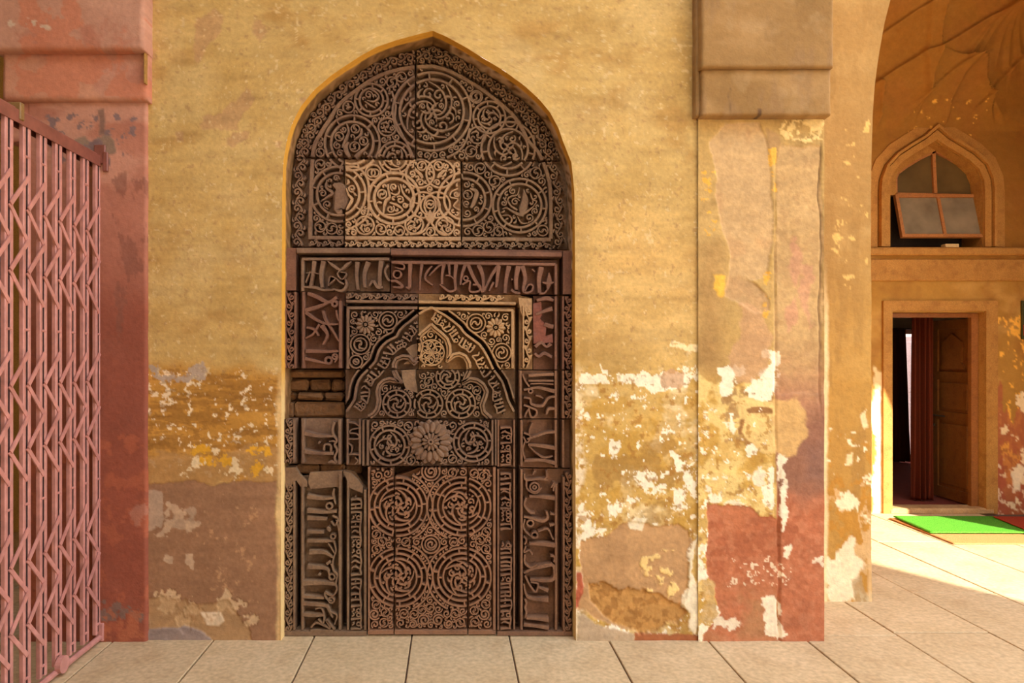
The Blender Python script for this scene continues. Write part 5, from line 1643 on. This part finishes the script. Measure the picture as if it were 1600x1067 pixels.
# inscription running round the arch band
bl = [(558, 640), (571, 625), (571, 606), (577, 594), (590, 580), (602, 566), (607, 550), (616, 542), (632, 535), (640, 522), (650, 510), (662, 500), (672, 493)]
br = [(676, 493), (690, 503), (704, 514), (712, 528), (724, 537), (738, 546), (748, 560), (756, 578), (768, 592), (775, 606), (777, 622), (780, 636), (785, 648)]
letters(bl, 18, 6.0, 31, only=[P10, P13], w=3.0); letters(br, 18, 6.0, 32, only=[P11, P14], w=3.0)
# spandrels
rosette(570.7, 507, 15.5, 12, lift=0.004, only=[P10], inner=False); rosette(774.7, 511.5, 15.5, 12, lift=0.004, only=[P11], inner=False)
for cx, cy, r, pn in ((606, 501, 14, P10), (563, 538, 15.5, P10), (556, 565, 10, P10), (744, 505, 14.5, P11), (784, 551, 14.5, P11)):
    rings(cx, cy, (r, r - 5.5), 2.6, 0, only=[pn]); swirl(cx, cy, r - 7, 2, cx, 1, 2.6, only=[pn])
fill(P10, [(546, 484), (645, 484), (630, 500), (618, 512), (612, 524), (596, 530), (588, 538), (583, 556), (574, 574), (546, 576)], 2.0, 6, seed=21, w=2.4)
fill(P11, [(693, 486), (798, 488), (798, 576), (778, 576), (770, 558), (762, 544), (748, 530), (732, 520), (727, 508)], 2.0, 6, seed=22, w=2.4)
vine([(825, 480), (825, 577)], 6, 30, 3.0, only=[P11])
# star in the head of the inner arch, roundels beneath
rings(674, 551, (20,), 2.6, 0, only=[P11])
for k in range(6):
    a = 2 * PI * k / 6
    ring(674 + 10 * math.cos(a), 551 + 10 * math.sin(a), 10, 2.4, only=[P11])
fill(P11, [(660, 520), (674, 512), (692, 528), (698, 545), (694, 566), (690, 576), (658, 576), (657, 540)], 2.0, 6, seed=23, w=2.4)
for cx, cy, R, r in ((619.8, 631, 21.5, 14), (669.3, 631, 22, 15), (720, 631, 22.5, 15), (699.5, 589, 18, 12)):
    rings(cx, cy, (R, r), 3.4, 8, only=[P13, P14]); swirl(cx, cy, r - 2, 3, cx * 0.3, 1, 3.2, only=[P13, P14])
fill(P13, [(594, 600), (622, 602), (646, 610), (648, 652), (586, 652), (596, 630)], 2.2, 7, seed=24, w=2.5)
fill(P14, [(654, 580), (730, 580), (730, 598), (752, 602), (756, 618), (750, 632), (752, 652), (654, 652)], 2.2, 7, seed=25, w=2.5)
# broken plain areas of the arch stones stay smooth
# right band blocks
for pn, y0, y1 in ((P12, 463, 577), (P15, 579, 653.5), (P18, 656, 730)):
    stroke([(868.5, y0), (868.5, y1)], 4.6, 'moulding', smooth=False, only=[pn])
    stroke([(880, y0), (880, y1)], 4.0, 'moulding', smooth=False, only=[pn])
    if pn is not P18:
        vine([(887.5, y0), (887.5, y1)], 5.5, 24, 2.6, only=[pn]); fill(pn, [(883, y0), (894, y0), (894, y1), (883, y1)], 1.6, 4, seed=int(y0), w=2.2)
for pn, y0, y1 in ((P15, 579, 653.5), (P18, 656, 730)):
    stroke([(813.5 if pn is P15 else 815, y0), (813.5 if pn is P15 else 815, y1)], 4.6, 'moulding', smooth=False, only=[pn])
for pts, w in (([(1050, 600), (1130, 570), (1205, 545)], [26, 40, 50]), ([(1130, 690), (1170, 705), (1215, 715)], [44, 50, 50]), ([(1045, 900), (1100, 860), (1150, 900), (1190, 870)], [40, 40, 30, 50]),
               ([(1040, 960), (1080, 990), (1130, 960), (1200, 995)], [30, 34, 40, 34]), ([(1060, 470), (1150, 450), (1215, 470)], [30, 50, 30])):
    ST(TF, pts, w, only=[P12])
for pts, w in (([(985, 160), (1100, 152), (1218, 148)], [30, 34, 36]), ([(985, 207), (1100, 207), (1215, 207)], [22, 24, 24]), ([(1000, 235), (1100, 232), (1215, 240)], [14, 16, 18]),
               ([(930, 150), (955, 210), (992, 262)], [18, 22, 20]), ([(940, 292), (1060, 270), (1140, 285), (1228, 305)], [24, 30, 40, 46]),
               ([(940, 362), (1000, 375), (1012, 425), (1110, 440), (1165, 370), (1228, 352)], [22, 24, 26, 34, 30, 26]), ([(940, 432), (990, 450), (1060, 485), (1045, 540), (1005, 540), (985, 460)], 24),
               ([(950, 545), (965, 500), (990, 465)], [22, 22, 18]), ([(1150, 520), (1170, 470), (1225, 465)], [26, 36, 30]), ([(1050, 345), (1090, 352), (1120, 370)], [14, 22, 14])):
    ST(TH, pts, w, only=[P15])
ring(829, 611, 3.4, 3.4, 'inscription', only=[P15])
for pts, w in (([(940, 690), (1000, 720), (970, 780), (935, 725)], 20), ([(970, 748), (1060, 720), (1150, 690), (1230, 682)], [22, 28, 30, 34]), ([(980, 800), (1100, 812), (1228, 832)], [30, 36, 46]),
               ([(990, 815), (1060, 880), (1130, 920), (1210, 905)], [14, 20, 22, 14]), ([(945, 950), (1100, 942), (1228, 970)], [34, 34, 46]), ([(950, 770), (930, 850), (950, 930)], [16, 22, 20]),
               ([(1020, 600), (1000, 650), (990, 700)], [16, 24, 16])):
    ST(TH, pts, w, only=[P18])
stroke([(778.5, 656), (778.5, 729)], 3.0, 'moulding', smooth=False, only=[P18]); stroke([(803.5, 656), (803.5, 729)], 3.2, 'moulding', smooth=False, only=[P18])
letters([(791, 728), (791, 657)], 21, 6.4, 41, only=[P18], w=2.9)
# left band block of the fourth course
for x, w in ((443.5, 3.0), (459.5, 4.0), (473.5, 4.6), (530.5, 5.0), (543, 3.4), (562.0, 4.0)):
    stroke([(x, 655), (x, 725)], w, 'moulding', smooth=False, only=[P16])
vine([(451.5, 655), (451.5, 724)], 6.5, 24, 2.6, only=[P16]); fill(P16, [(445, 656), (458, 656), (458, 723), (445, 723)], 1.8, 4, seed=44, w=2.2)
for pts, w in (([(210, 695), (330, 718), (475, 722)], [50, 38, 26]), ([(210, 862), (330, 878), (480, 882)], [50, 40, 34]), ([(340, 775), (355, 785)], 30), ([(390, 855), (398, 800), (450, 805), (455, 872)], 22),
               ([(490, 590), (470, 660), (482, 715), (512, 760), (490, 800), (515, 850), (490, 920), (512, 965)], 26), ([(430, 965), (470, 955), (500, 975)], [20, 34, 20]), ([(440, 770), (480, 765), (510, 780)], [14, 20, 14]),
               ([(620, 595), (680, 602), (720, 640), (645, 660), (630, 690), (700, 700), (712, 742), (620, 747)], 16), ([(610, 780), (652, 820), (640, 885)], 15), ([(605, 890), (660, 888), (725, 892)], [18, 20, 14]), ([(680, 920), (705, 950), (680, 980)], 14)):
    ST(TG, pts, w, only=[P16])
# centre of the fourth course
rings(608.6, 696, (31, 23.5), 3.8, 9, only=[P17]); swirl(608.6, 696, 21, 3, 0.8, 1, 4.0, only=[P17])
rings(739, 691, (30, 22.5), 3.8, 9, only=[P17]); swirl(739, 691, 20, 3, 2.2, -1, 4.0, only=[P17])
rosette(673, 690.5, 34, 16, lift=0.008, only=[P17])
for x, w in ((567.5, 4.0), (574.5, 4.0), (769.5, 3.6), (774.8, 3.0)):
    stroke([(x, 656), (x, 727)], w, 'moulding', smooth=False, only=[P17])
fill(P17, [(578, 656), (766, 656), (766, 727), (578, 727)], 2.2, 7, seed=45, w=2.6)

# --- foot course ------------------------------------------------------------
CEN = [P20, P21, P22]
for cx, cy in ((622, 792), (721, 791.5), (622, 902.5), (721.5, 902)):
    rings(cx, cy, (45.5, 37), 3.6, 10, cy * 0.1, only=CEN); ring(cx, cy, 29, 3.4, only=CEN)
    for k in range(6):
        a = k * PI / 3 + cx
        stroke([(cx + 29 * math.cos(a), cy + 29 * math.sin(a)), (cx + 37 * math.cos(a), cy + 37 * math.sin(a))], 2.8, smooth=False, only=CEN)
    swirl(cx, cy, 27.5, 5, cx * 0.7 + cy, 1, 3.8, only=CEN)
    sgn = 1 if cx < 670 else -1
    b0 = 0.0 if sgn > 0 else PI
    stroke(circ(cx, cy, 54, b0 - 1.15, b0 + 1.15), 3.6, smooth=False, only=CEN)
rings(673, 850.5, (14, 9), 3.2, 0, only=CEN); spiral(673, 850.5, 7, 1.2, 0, 1, 2.8, only=CEN)
rings(673, 737, (14, 9), 3.2, 0, only=CEN); spiral(673, 737, 7, 1.2, 1, -1, 2.8, only=CEN)
for cx, cy, r in ((645, 975, 7), (662.5, 969, 9.5), (684.5, 969, 9.5), (701, 975, 7), (585, 960, 9), (757, 960, 9)):
    spiral(cx, cy, r, 1.7, cx, 1 if cx < 673 else -1, 2.8, only=CEN)
for p_, x0, x1 in ((P20, 575, 615), (P21, 617, 730), (P22, 732, 774.5)):
    stroke([(x0, 988), (x1, 988)], 8.5, 'moulding', smooth=False, only=[p_])
stroke([(576.3, 730), (576.3, 984)], 3.2, 'moulding', smooth=False, only=[P20]); stroke([(772.5, 730), (772.5, 984)], 5.0, 'moulding', smooth=False, only=[P22])
fill(P20, [(579, 731), (615, 731), (615, 983), (579, 983)], 2.0, 7, seed=50, w=2.5)
fill(P21, [(617, 762), (640, 748), (655, 732), (730, 731), (730, 983), (617, 983)], 2.0, 7, seed=51, w=2.5)
fill(P22, [(732, 731), (769, 731), (769, 983), (732, 983)], 2.0, 7, seed=52, w=2.5)
# left lower bands
for x, y0, w in ((443.5, 760, 2.6), (459.5, 752, 3.6), (472.5, 754, 4.0), (531.0, 742, 4.6), (543.5, 752, 3.4), (570.5, 765, 4.6)):
    stroke([(x, y0), (x, 984)], w, 'moulding', smooth=False, only=[P19])
stroke([(442, 990), (573, 990)], 9, 'moulding', smooth=False, only=[P19])
vine([(451.5, 756), (451.5, 984)], 6.8, 26, 2.6, only=[P19]); fill(P19, [(445, 758), (458, 758), (458, 984), (445, 984)], 1.8, 4, seed=53, w=2.2)
for tl_, pts, w in (
    (TI, [(265, 330), (400, 350), (505, 345)], [56, 40, 30]), (TI, [(515, 260), (505, 310), (515, 350), (530, 405)], [18, 26, 22, 14]), (TI, [(265, 465), (400, 475), (540, 470)], [54, 42, 34]),
    (TI, [(268, 530), (360, 535), (450, 540)], [54, 46, 34]), (TI, [(500, 510), (552, 540), (522, 600), (488, 560)], 20), (TI, [(455, 610), (465, 635), (478, 655)], [20, 44, 14]), (TI, [(265, 660), (420, 662)], [40, 34]),
    (TI, [(268, 742), (440, 745), (515, 740)], [42, 34, 24]), (TI, [(285, 850), (420, 850), (510, 900)], [56, 40, 18]), (TI, [(460, 765), (490, 810), (520, 860)], 14), (TI, [(510, 740), (532, 830), (510, 900), (500, 990), (540, 1060)], 18),
    (TI, [(455, 935), (470, 955)], 60), (TI, [(270, 985), (440, 998), (472, 1060)], [54, 36, 18]), (TI, [(535, 545), (555, 620), (560, 690)], [12, 16, 12]),
    (TK, [(225, 425), (400, 420), (525, 432)], [62, 48, 40]), (TK, [(370, 335), (388, 350)], [30, 24]), (TK, [(490, 240), (512, 310), (545, 345), (530, 430), (542, 480), (500, 540), (430, 510), (450, 570), (495, 585)], 22),
    (TK, [(225, 548), (420, 562)], [44, 26]), (TK, [(225, 612), (430, 632), (472, 680), (500, 740)], [50, 40, 26, 18]), (TK, [(340, 662), (398, 655), (422, 735), (412, 795), (368, 755)], 18), (TK, [(225, 715), (330, 720), (420, 718)], [44, 46, 34]),
    (TK, [(300, 835), (350, 790), (420, 815), (482, 840), (440, 762), (522, 855)], 22), (TK, [(295, 862), (510, 862)], [26, 22]), (TK, [(480, 690), (542, 720), (520, 805)], 18)):
    ST(tl_, pts, w, only=[P19])
for tl_, c, r in ((TI, (470, 420), 28), (TI, (505, 702), 22), (TK, (495, 365), 27), (TK, (490, 580), 26)):
    q = tl_([c])[0]; ring(q[0], q[1], r / 5.93, 3.4, 'inscription', only=[P19])
letters([(557, 984), (557, 768)], 20, 7.0, 61, only=[P19], w=2.9)
# right lower bands
for x, y0, w in ((778.5, 733, 3.4), (803.5, 733, 3.2), (815, 733, 4.4), (869.0, 756, 4.0), (881, 745, 4.0)):
    stroke([(x, y0), (x, 984)], w, 'moulding', smooth=False, only=[P23])
stroke([(777, 990), (894, 990)], 8, 'moulding', smooth=False, only=[P23])
letters([(791, 984), (791, 846)], 21, 6.6, 71, only=[P23], w=3.0); letters([(791, 828), (791, 735)], 21, 6.2, 72, only=[P23], w=3.0)
vine([(888, 738), (888, 984)], 5.5, 25, 2.6, only=[P23]); fill(P23, [(884, 738), (894, 738), (894, 984), (884, 984)], 1.6, 4, seed=54, w=2.2)
for tl_, pts, w in (
    (TJ, [(945, 120), (962, 178), (1085, 168), (1165, 182)], [20, 26, 24, 16]), (TJ, [(1045, 92), (1022, 132)], [22, 14]), (TJ, [(1152, 92), (1150, 155), (1095, 180)], [24, 22, 14]), (TJ, [(965, 182), (972, 260), (1050, 302), (1105, 250)], 22),
    (TJ, [(990, 330), (1100, 335), (1228, 348)], [30, 36, 50]), (TJ, [(962, 345), (948, 415), (1000, 480), (1045, 482)], 24), (TJ, [(940, 520), (1010, 532), (1110, 560), (1160, 530), (1150, 468)], [24, 26, 36, 34, 24]),
    (TJ, [(950, 542), (938, 620), (980, 680), (1050, 720)], 20), (TJ, [(1075, 655), (1160, 632), (1200, 700)], [18, 24, 16]), (TJ, [(940, 700), (965, 735), (950, 775)], 20), (TJ, [(990, 770), (1100, 772), (1228, 785)], [30, 42, 56]),
    (TJ, [(960, 792), (940, 850), (990, 830), (1022, 872)], 18), (TJ, [(950, 870), (950, 945), (1000, 990), (1062, 965)], 22), (TJ, [(942, 1040), (1010, 1005), (1110, 985), (1205, 960)], [18, 26, 30, 44]), (TJ, [(1195, 250), (1225, 200), (1215, 280)], 20),
    (TJ, [(1185, 490), (1225, 500)], [30, 16]), (TJ, [(1180, 600), (1225, 590)], [34, 18]), (TJ, [(1190, 690), (1215, 730)], [14, 24]), (TJ, [(1185, 880), (1225, 890), (1220, 940)], [26, 24, 20]),
    (TL, [(940, 330), (1050, 282), (1190, 252), (1228, 300), (1200, 395), (1000, 392)], [20, 28, 34, 44, 40, 26]), (TL, [(950, 352), (1000, 450), (1050, 505), (1072, 430), (1005, 412)], 22), (TL, [(940, 430), (962, 530), (1010, 565), (1168, 578)], [18, 24, 34, 60]),
    (TL, [(1080, 462), (1165, 495)], [20, 40]), (TL, [(952, 570), (965, 610), (952, 650), (965, 690), (955, 740)], 24), (TL, [(965, 748), (1060, 752), (1170, 765)], [26, 36, 50]), (TL, [(940, 810), (1050, 822), (1172, 840)], [36, 34, 44])):
    ST(tl_, pts, w, only=[P23])
for tl_, c, r in ((TJ, (1040, 245), 42), (TJ, (1040, 245), 16), (TJ, (1000, 580), 30), (TJ, (1040, 690), 28)):
    q = tl_([c])[0]; ring(q[0], q[1], r / 5.93, 3.4, 'inscription', only=[P23])

GROOVES = [(463.4, 402, 471, 576), (463.5, 652, 470.5, 726), (462.6, 750, 469.8, 984), (463.4, 396.5, 610.5, 402), (609.5, 399.8, 878, 406.5), (871.6, 406, 878, 731.5), (872, 754, 878.5, 984),
           (534.3, 478, 541, 577), (533.6, 652, 541, 727), (533.6, 745, 541.6, 985), (541, 473.2, 653.5, 478.3), (653.5, 474, 809, 480), (804.8, 480, 811, 985)]
def clip(poly, ax, v, keep_less):
    out = []
    n = len(poly)
    for i in range(n):
        a, b = poly[i], poly[(i + 1) % n]
        ia, ib = (a[ax] <= v) == keep_less, (b[ax] <= v) == keep_less
        if ia: out.append(a)
        if ia != ib:
            t = (v - a[ax]) / (b[ax] - a[ax])
            out.append((a[0] + (b[0] - a[0]) * t, a[1] + (b[1] - a[1]) * t))
    return out
def area(p):
    return abs(sum(p[i][0] * p[(i + 1) % len(p)][1] - p[(i + 1) % len(p)][0] * p[i][1] for i in range(len(p)))) / 2 if len(p) > 2 else 0
def subtract(poly):
    polys = [poly]
    for x0, y0, x1, y1 in GROOVES:
        nxt = []
        for p in polys:
            xs_, ys2 = [q[0] for q in p], [q[1] for q in p]
            if max(xs_) <= x0 or min(xs_) >= x1 or max(ys2) <= y0 or min(ys2) >= y1:
                nxt.append(p); continue
            l, r = clip(p, 0, x0, True), clip(p, 0, x1, False)
            m = clip(clip(p, 0, x0, False), 0, x1, True)
            u, d = clip(m, 1, y0, True), clip(m, 1, y1, False)
            nxt += [q for q in (l, r, u, d) if area(q) > 1.0]
        polys = nxt
    return polys

# --- build the stones --------------------------------------------------------
ground_tone = {'carved_pale': 'carved_pale'}
for pan in PANELS:
    C = pan.poly.mean(0)
    pts = []
    for p in pan.poly:
        v = C - p
        pts.append(tuple(p + v / (np.hypot(*v) + 1e-9) * pan.gap))
    mb = MB()
    for q in [q2 for pc in getattr(pan, 'pieces', [pts]) for q2 in subtract(pc)]:
        mb.prism(q, pan.yf + pan.dep, pan.yf + pan.dep + pan.back, px=True)
    blk = mb.build(pan.bname, M[pan.mat], niche)
    for bn, bk in pan.b.items():
        nm = bn.split('#')[0]
        if nm == 'rosette' and any(q.startswith('petal') for q in pan.b): nm = 'rosette_boss'
        o = bk.build(nm, M[pan.mat], blk)
        if nm in ('scrollwork', 'border_vine', 'inscription', 'rosette', 'roundel'): o['kind'] = 'stuff'
# smooth worn patches of the arch stones and the bare heads of the lower bands
def lump(pts, yf, mat, parent, name='worn_patch', dep=0.03):
    mb = MB(); mb.prism(pts, yf, yf + dep, px=True)
    return mb.build(name, mat, parent)
lump(TG([(1110, 110), (1240, 100), (1240, 180), (1260, 320), (1200, 300), (1150, 280), (1120, 200)]), YL + 0.004, M['carved_umber'], niche)
lump(TE([(1150, 920), (1210, 880), (1258, 870), (1258, 1060), (1130, 1060), (1200, 990)]), YL + 0.006, M['carved_umber'], niche)
lump(TF([(890, 445), (1012, 455), (1015, 600), (925, 620), (905, 560)]), YL + 0.004, M['carved_pale'], niche)
lump(TF([(1025, 500), (1100, 480), (1110, 600), (1090, 640), (1150, 700), (1140, 800), (1205, 780), (1210, 860), (1030, 870)]), YL + 0.006, M['raw_red'], niche)
lump(TI([(30, 60), (160, 60), (200, 130), (265, 190), (265, 240), (205, 240), (165, 180), (100, 250), (40, 190)]), YL + 0.004, M['carved_umber'], niche)
lump(TI([(290, 110), (590, 90), (590, 160), (560, 250), (540, 240), (300, 260), (275, 200)]), YL + 0.008, M['carved_umber'], niche)
lump(TI([(600, 100), (660, 110), (740, 180), (785, 240), (780, 300), (660, 250), (640, 190)]), YL + 0.004, M['carved_umber'], niche)
# rough rubble behind the broken left part
back_me = MB()
back_me.prism([(436, 1000), (436, 380), (902, 380), (902, 1000)], YL + 0.19, YL + 0.28, px=True)
back_me.build('masonry_core', M['backing'], niche)
mb = MB(); mb.prism([(436, 388)] + [(p[0], p[1]) for p in ARCH_L if p[1] < 380] + [(p[0], p[1]) for p in reversed(ARCH_R) if p[1] < 380] + [(902, 388)], YT + 0.13, YT + 0.22, px=True)
mb.build('masonry_core', M['backing'], niche)
rb = random.Random(5)
rows = [(577, 592, [443, 538]), (593, 612, [443, 483, 517, 538]), (613, 626, [443, 463, 505, 538]), (627, 652, [443, 460, 538])]
for y0, y1, xs in rows:
    for a, b in zip(xs[:-1], xs[1:]):
        yb = 0.125 + rb.uniform(0, 0.045)
        s = (D + yb) / F
        mb = MB()
        mb.box((a + 0.8 - CX) * s, (b - 0.8 - CX) * s, yb, 0.22, H0 + (CY - y1 + 0.7) * s, H0 + (CY - y0 - 0.7) * s, 0.012)
        mb.v = [(v[0] + rb.uniform(-.005, .005), v[1] + rb.uniform(-.008, .008), v[2] + rb.uniform(-.005, .005)) for v in mb.v]
        mb.build('brick', M['brick'], niche)
for y0, y1, xs in [(726, 740, [463, 500, 540, 566])]:
    for a, b in zip(xs[:-1], xs[1:]):
        yb = 0.125; s = (D + yb) / F
        mb = MB(); mb.box((a - CX) * s, (b - 1 - CX) * s, yb, 0.2, H0 + (CY - y1) * s, H0 + (CY - y0) * s, 0.008); mb.build('brick', M['brick'], niche)
# ------------------------------------------------------------------ scissor gate
def mat_paint(name, c1, c2, rough):
    m = mat_stone(name, c1, c2, scale=5, rough=rough, bump=0.05, fine=25, spec=0.5)
    return m
M['gate_paint'] = mat_paint('gate_paint', (180, 120, 108), (196, 136, 124), 0.30)
M['gate_dark'] = mat_paint('gate_dark', (120, 68, 56), (136, 80, 66), 0.4)
GX = -1.84
gate = empty('scissor_gate', (GX, 0, 0), 'pink painted folding scissor gate drawn out from the red pillar', 'gate')
P_, CW = 0.12, 0.020
mb = MB()
mb.box(-CW, 0, 0, 0.019, 0.05, 2.505, 0.002)
chan = mb.mesh('channel'); chan.materials.append(M['gate_paint'])
mb = MB()   # lattice bar: spans one bay, from gap centre down to the previous gap centre
for nm, dz in (('down', -1), ('up', 1)):
    pass
def lat(dz):
    mb = MB()
    mb.bar((0, 0, 0), (0, -P_, dz), 0.020, 0.005, up=(1, 0, 0))
    me = mb.mesh('lattice_bar'); me.materials.append(M['gate_paint'])
    return me
LD, LU = lat(-0.1375), lat(0.1375)
mb = MB(); mb.tube([(-0.004, -0.02, 0), (-0.004, 0.02, 0)], 0.006, 8); pin = mb.mesh('rivet_pin'); pin.materials.append(M['gate_paint'])
mb = MB(); mb.box(-CW, -0.004, -0.0079, 0.0079, 0.06, 2.49); gap_strip = mb.mesh('gap_shade_strip'); gap_strip.materials.append(mat_stone('gap_shade', (40, 26, 24), (56, 34, 30), scale=9))  # dark strip standing in for the shade between paired channels
NB = 9
gys = [-0.035 - P_ * k for k in range(NB)]
for k, y in enumerate(gys):
    inst('channel', chan, gate, (0, y - 0.027, 0))
    inst('channel', chan, gate, (0, y + 0.008, 0))
    inst('gap_shade_strip', gap_strip, gate, (0, y, 0))
    for z in (2.36, 1.61, 0.855, 0.10):
        inst('rivet_pin', pin, gate, (0, y, z))
    if k < NB - 1:
        for top in (2.27, 1.51, 0.75):
            for q in (0.0, 0.275):
                inst('lattice_bar', LD, gate, (0.0065, y, top - q))
                inst('lattice_bar', LU, gate, (0.001, y, top - q - 0.275))
            # crossing bars behind
for k in range(NB - 1):
    pass
mb = MB()
mb.box(-0.045, 0.004, -1.12, 0.0, 2.535, 2.541); mb.box(0.0, 0.005, -1.12, 0.0, 2.485, 2.541); mb.box(-0.05, -0.045, -1.12, 0.0, 2.485, 2.541)
mb.build('top_rail', M['gate_dark'], gate)
mb = MB(); mb.tube([(-0.02, -1.12, 2.547), (-0.02, 0.0, 2.547)], 0.011, 8); mb.build('top_rod', M['gate_dark'], gate)
mb = MB(); mb.tube([(0.0, -1.12, 0.026), (0.0, -0.01, 0.026)], 0.015, 10); mb.build('bottom_rail', M['gate_paint'], gate)
for y in (-0.40, -0.88):
    mb = MB(); mb.tube([(0.004, y, 0.055), (0.03, y, 0.055)], 0.040, 18); w_ = mb.build('roller_wheel', M['gate_paint'], gate)
mb = MB(); mb.box(-0.02, 0.02, -0.03, 0.012, 0.005, 0.10, 0.004); mb.build('foot_bracket', M['gate_paint'], gate)
mb = MB(); mb.box(-0.03, 0.03, -0.03, 0.02, 2.50, 2.60, 0.004); mb.box(0.02, 0.045, -0.035, -0.02, 2.46, 2.56, 0.003); mb.build('wall_bracket', M['gate_dark'], gate)
mb = MB(); mb.box(-0.05, 0.012, -0.70, -0.67, 2.50, 2.575, 0.004); mb.build('rail_clip', mat_stone('brass', (122, 92, 54), (140, 106, 62), rough=0.4), gate)
# second leaf folded away behind the pillar
g2 = empty('folded_gate_leaf', (-2.42, 0.0, 0), 'dark folded gate leaf stacked against the far side of the red pillar', 'gate')
mb = MB(); mb.box(-0.016, 0.016, -0.02, 0.02, 0.03, 2.42, 0.002); bar_me = mb.mesh('upright'); bar_me.materials.append(M['gate_dark'])
for k in range(3):
    inst('upright', bar_me, g2, (0.005 - 0.05 * k, 0.02 + 0.02 * k, 0))
mb = MB(); mb.box(-0.12, 0.03, -0.004, 0.064, 2.38, 2.42, 0.002); mb.build('top_rail', M['gate_dark'], g2)
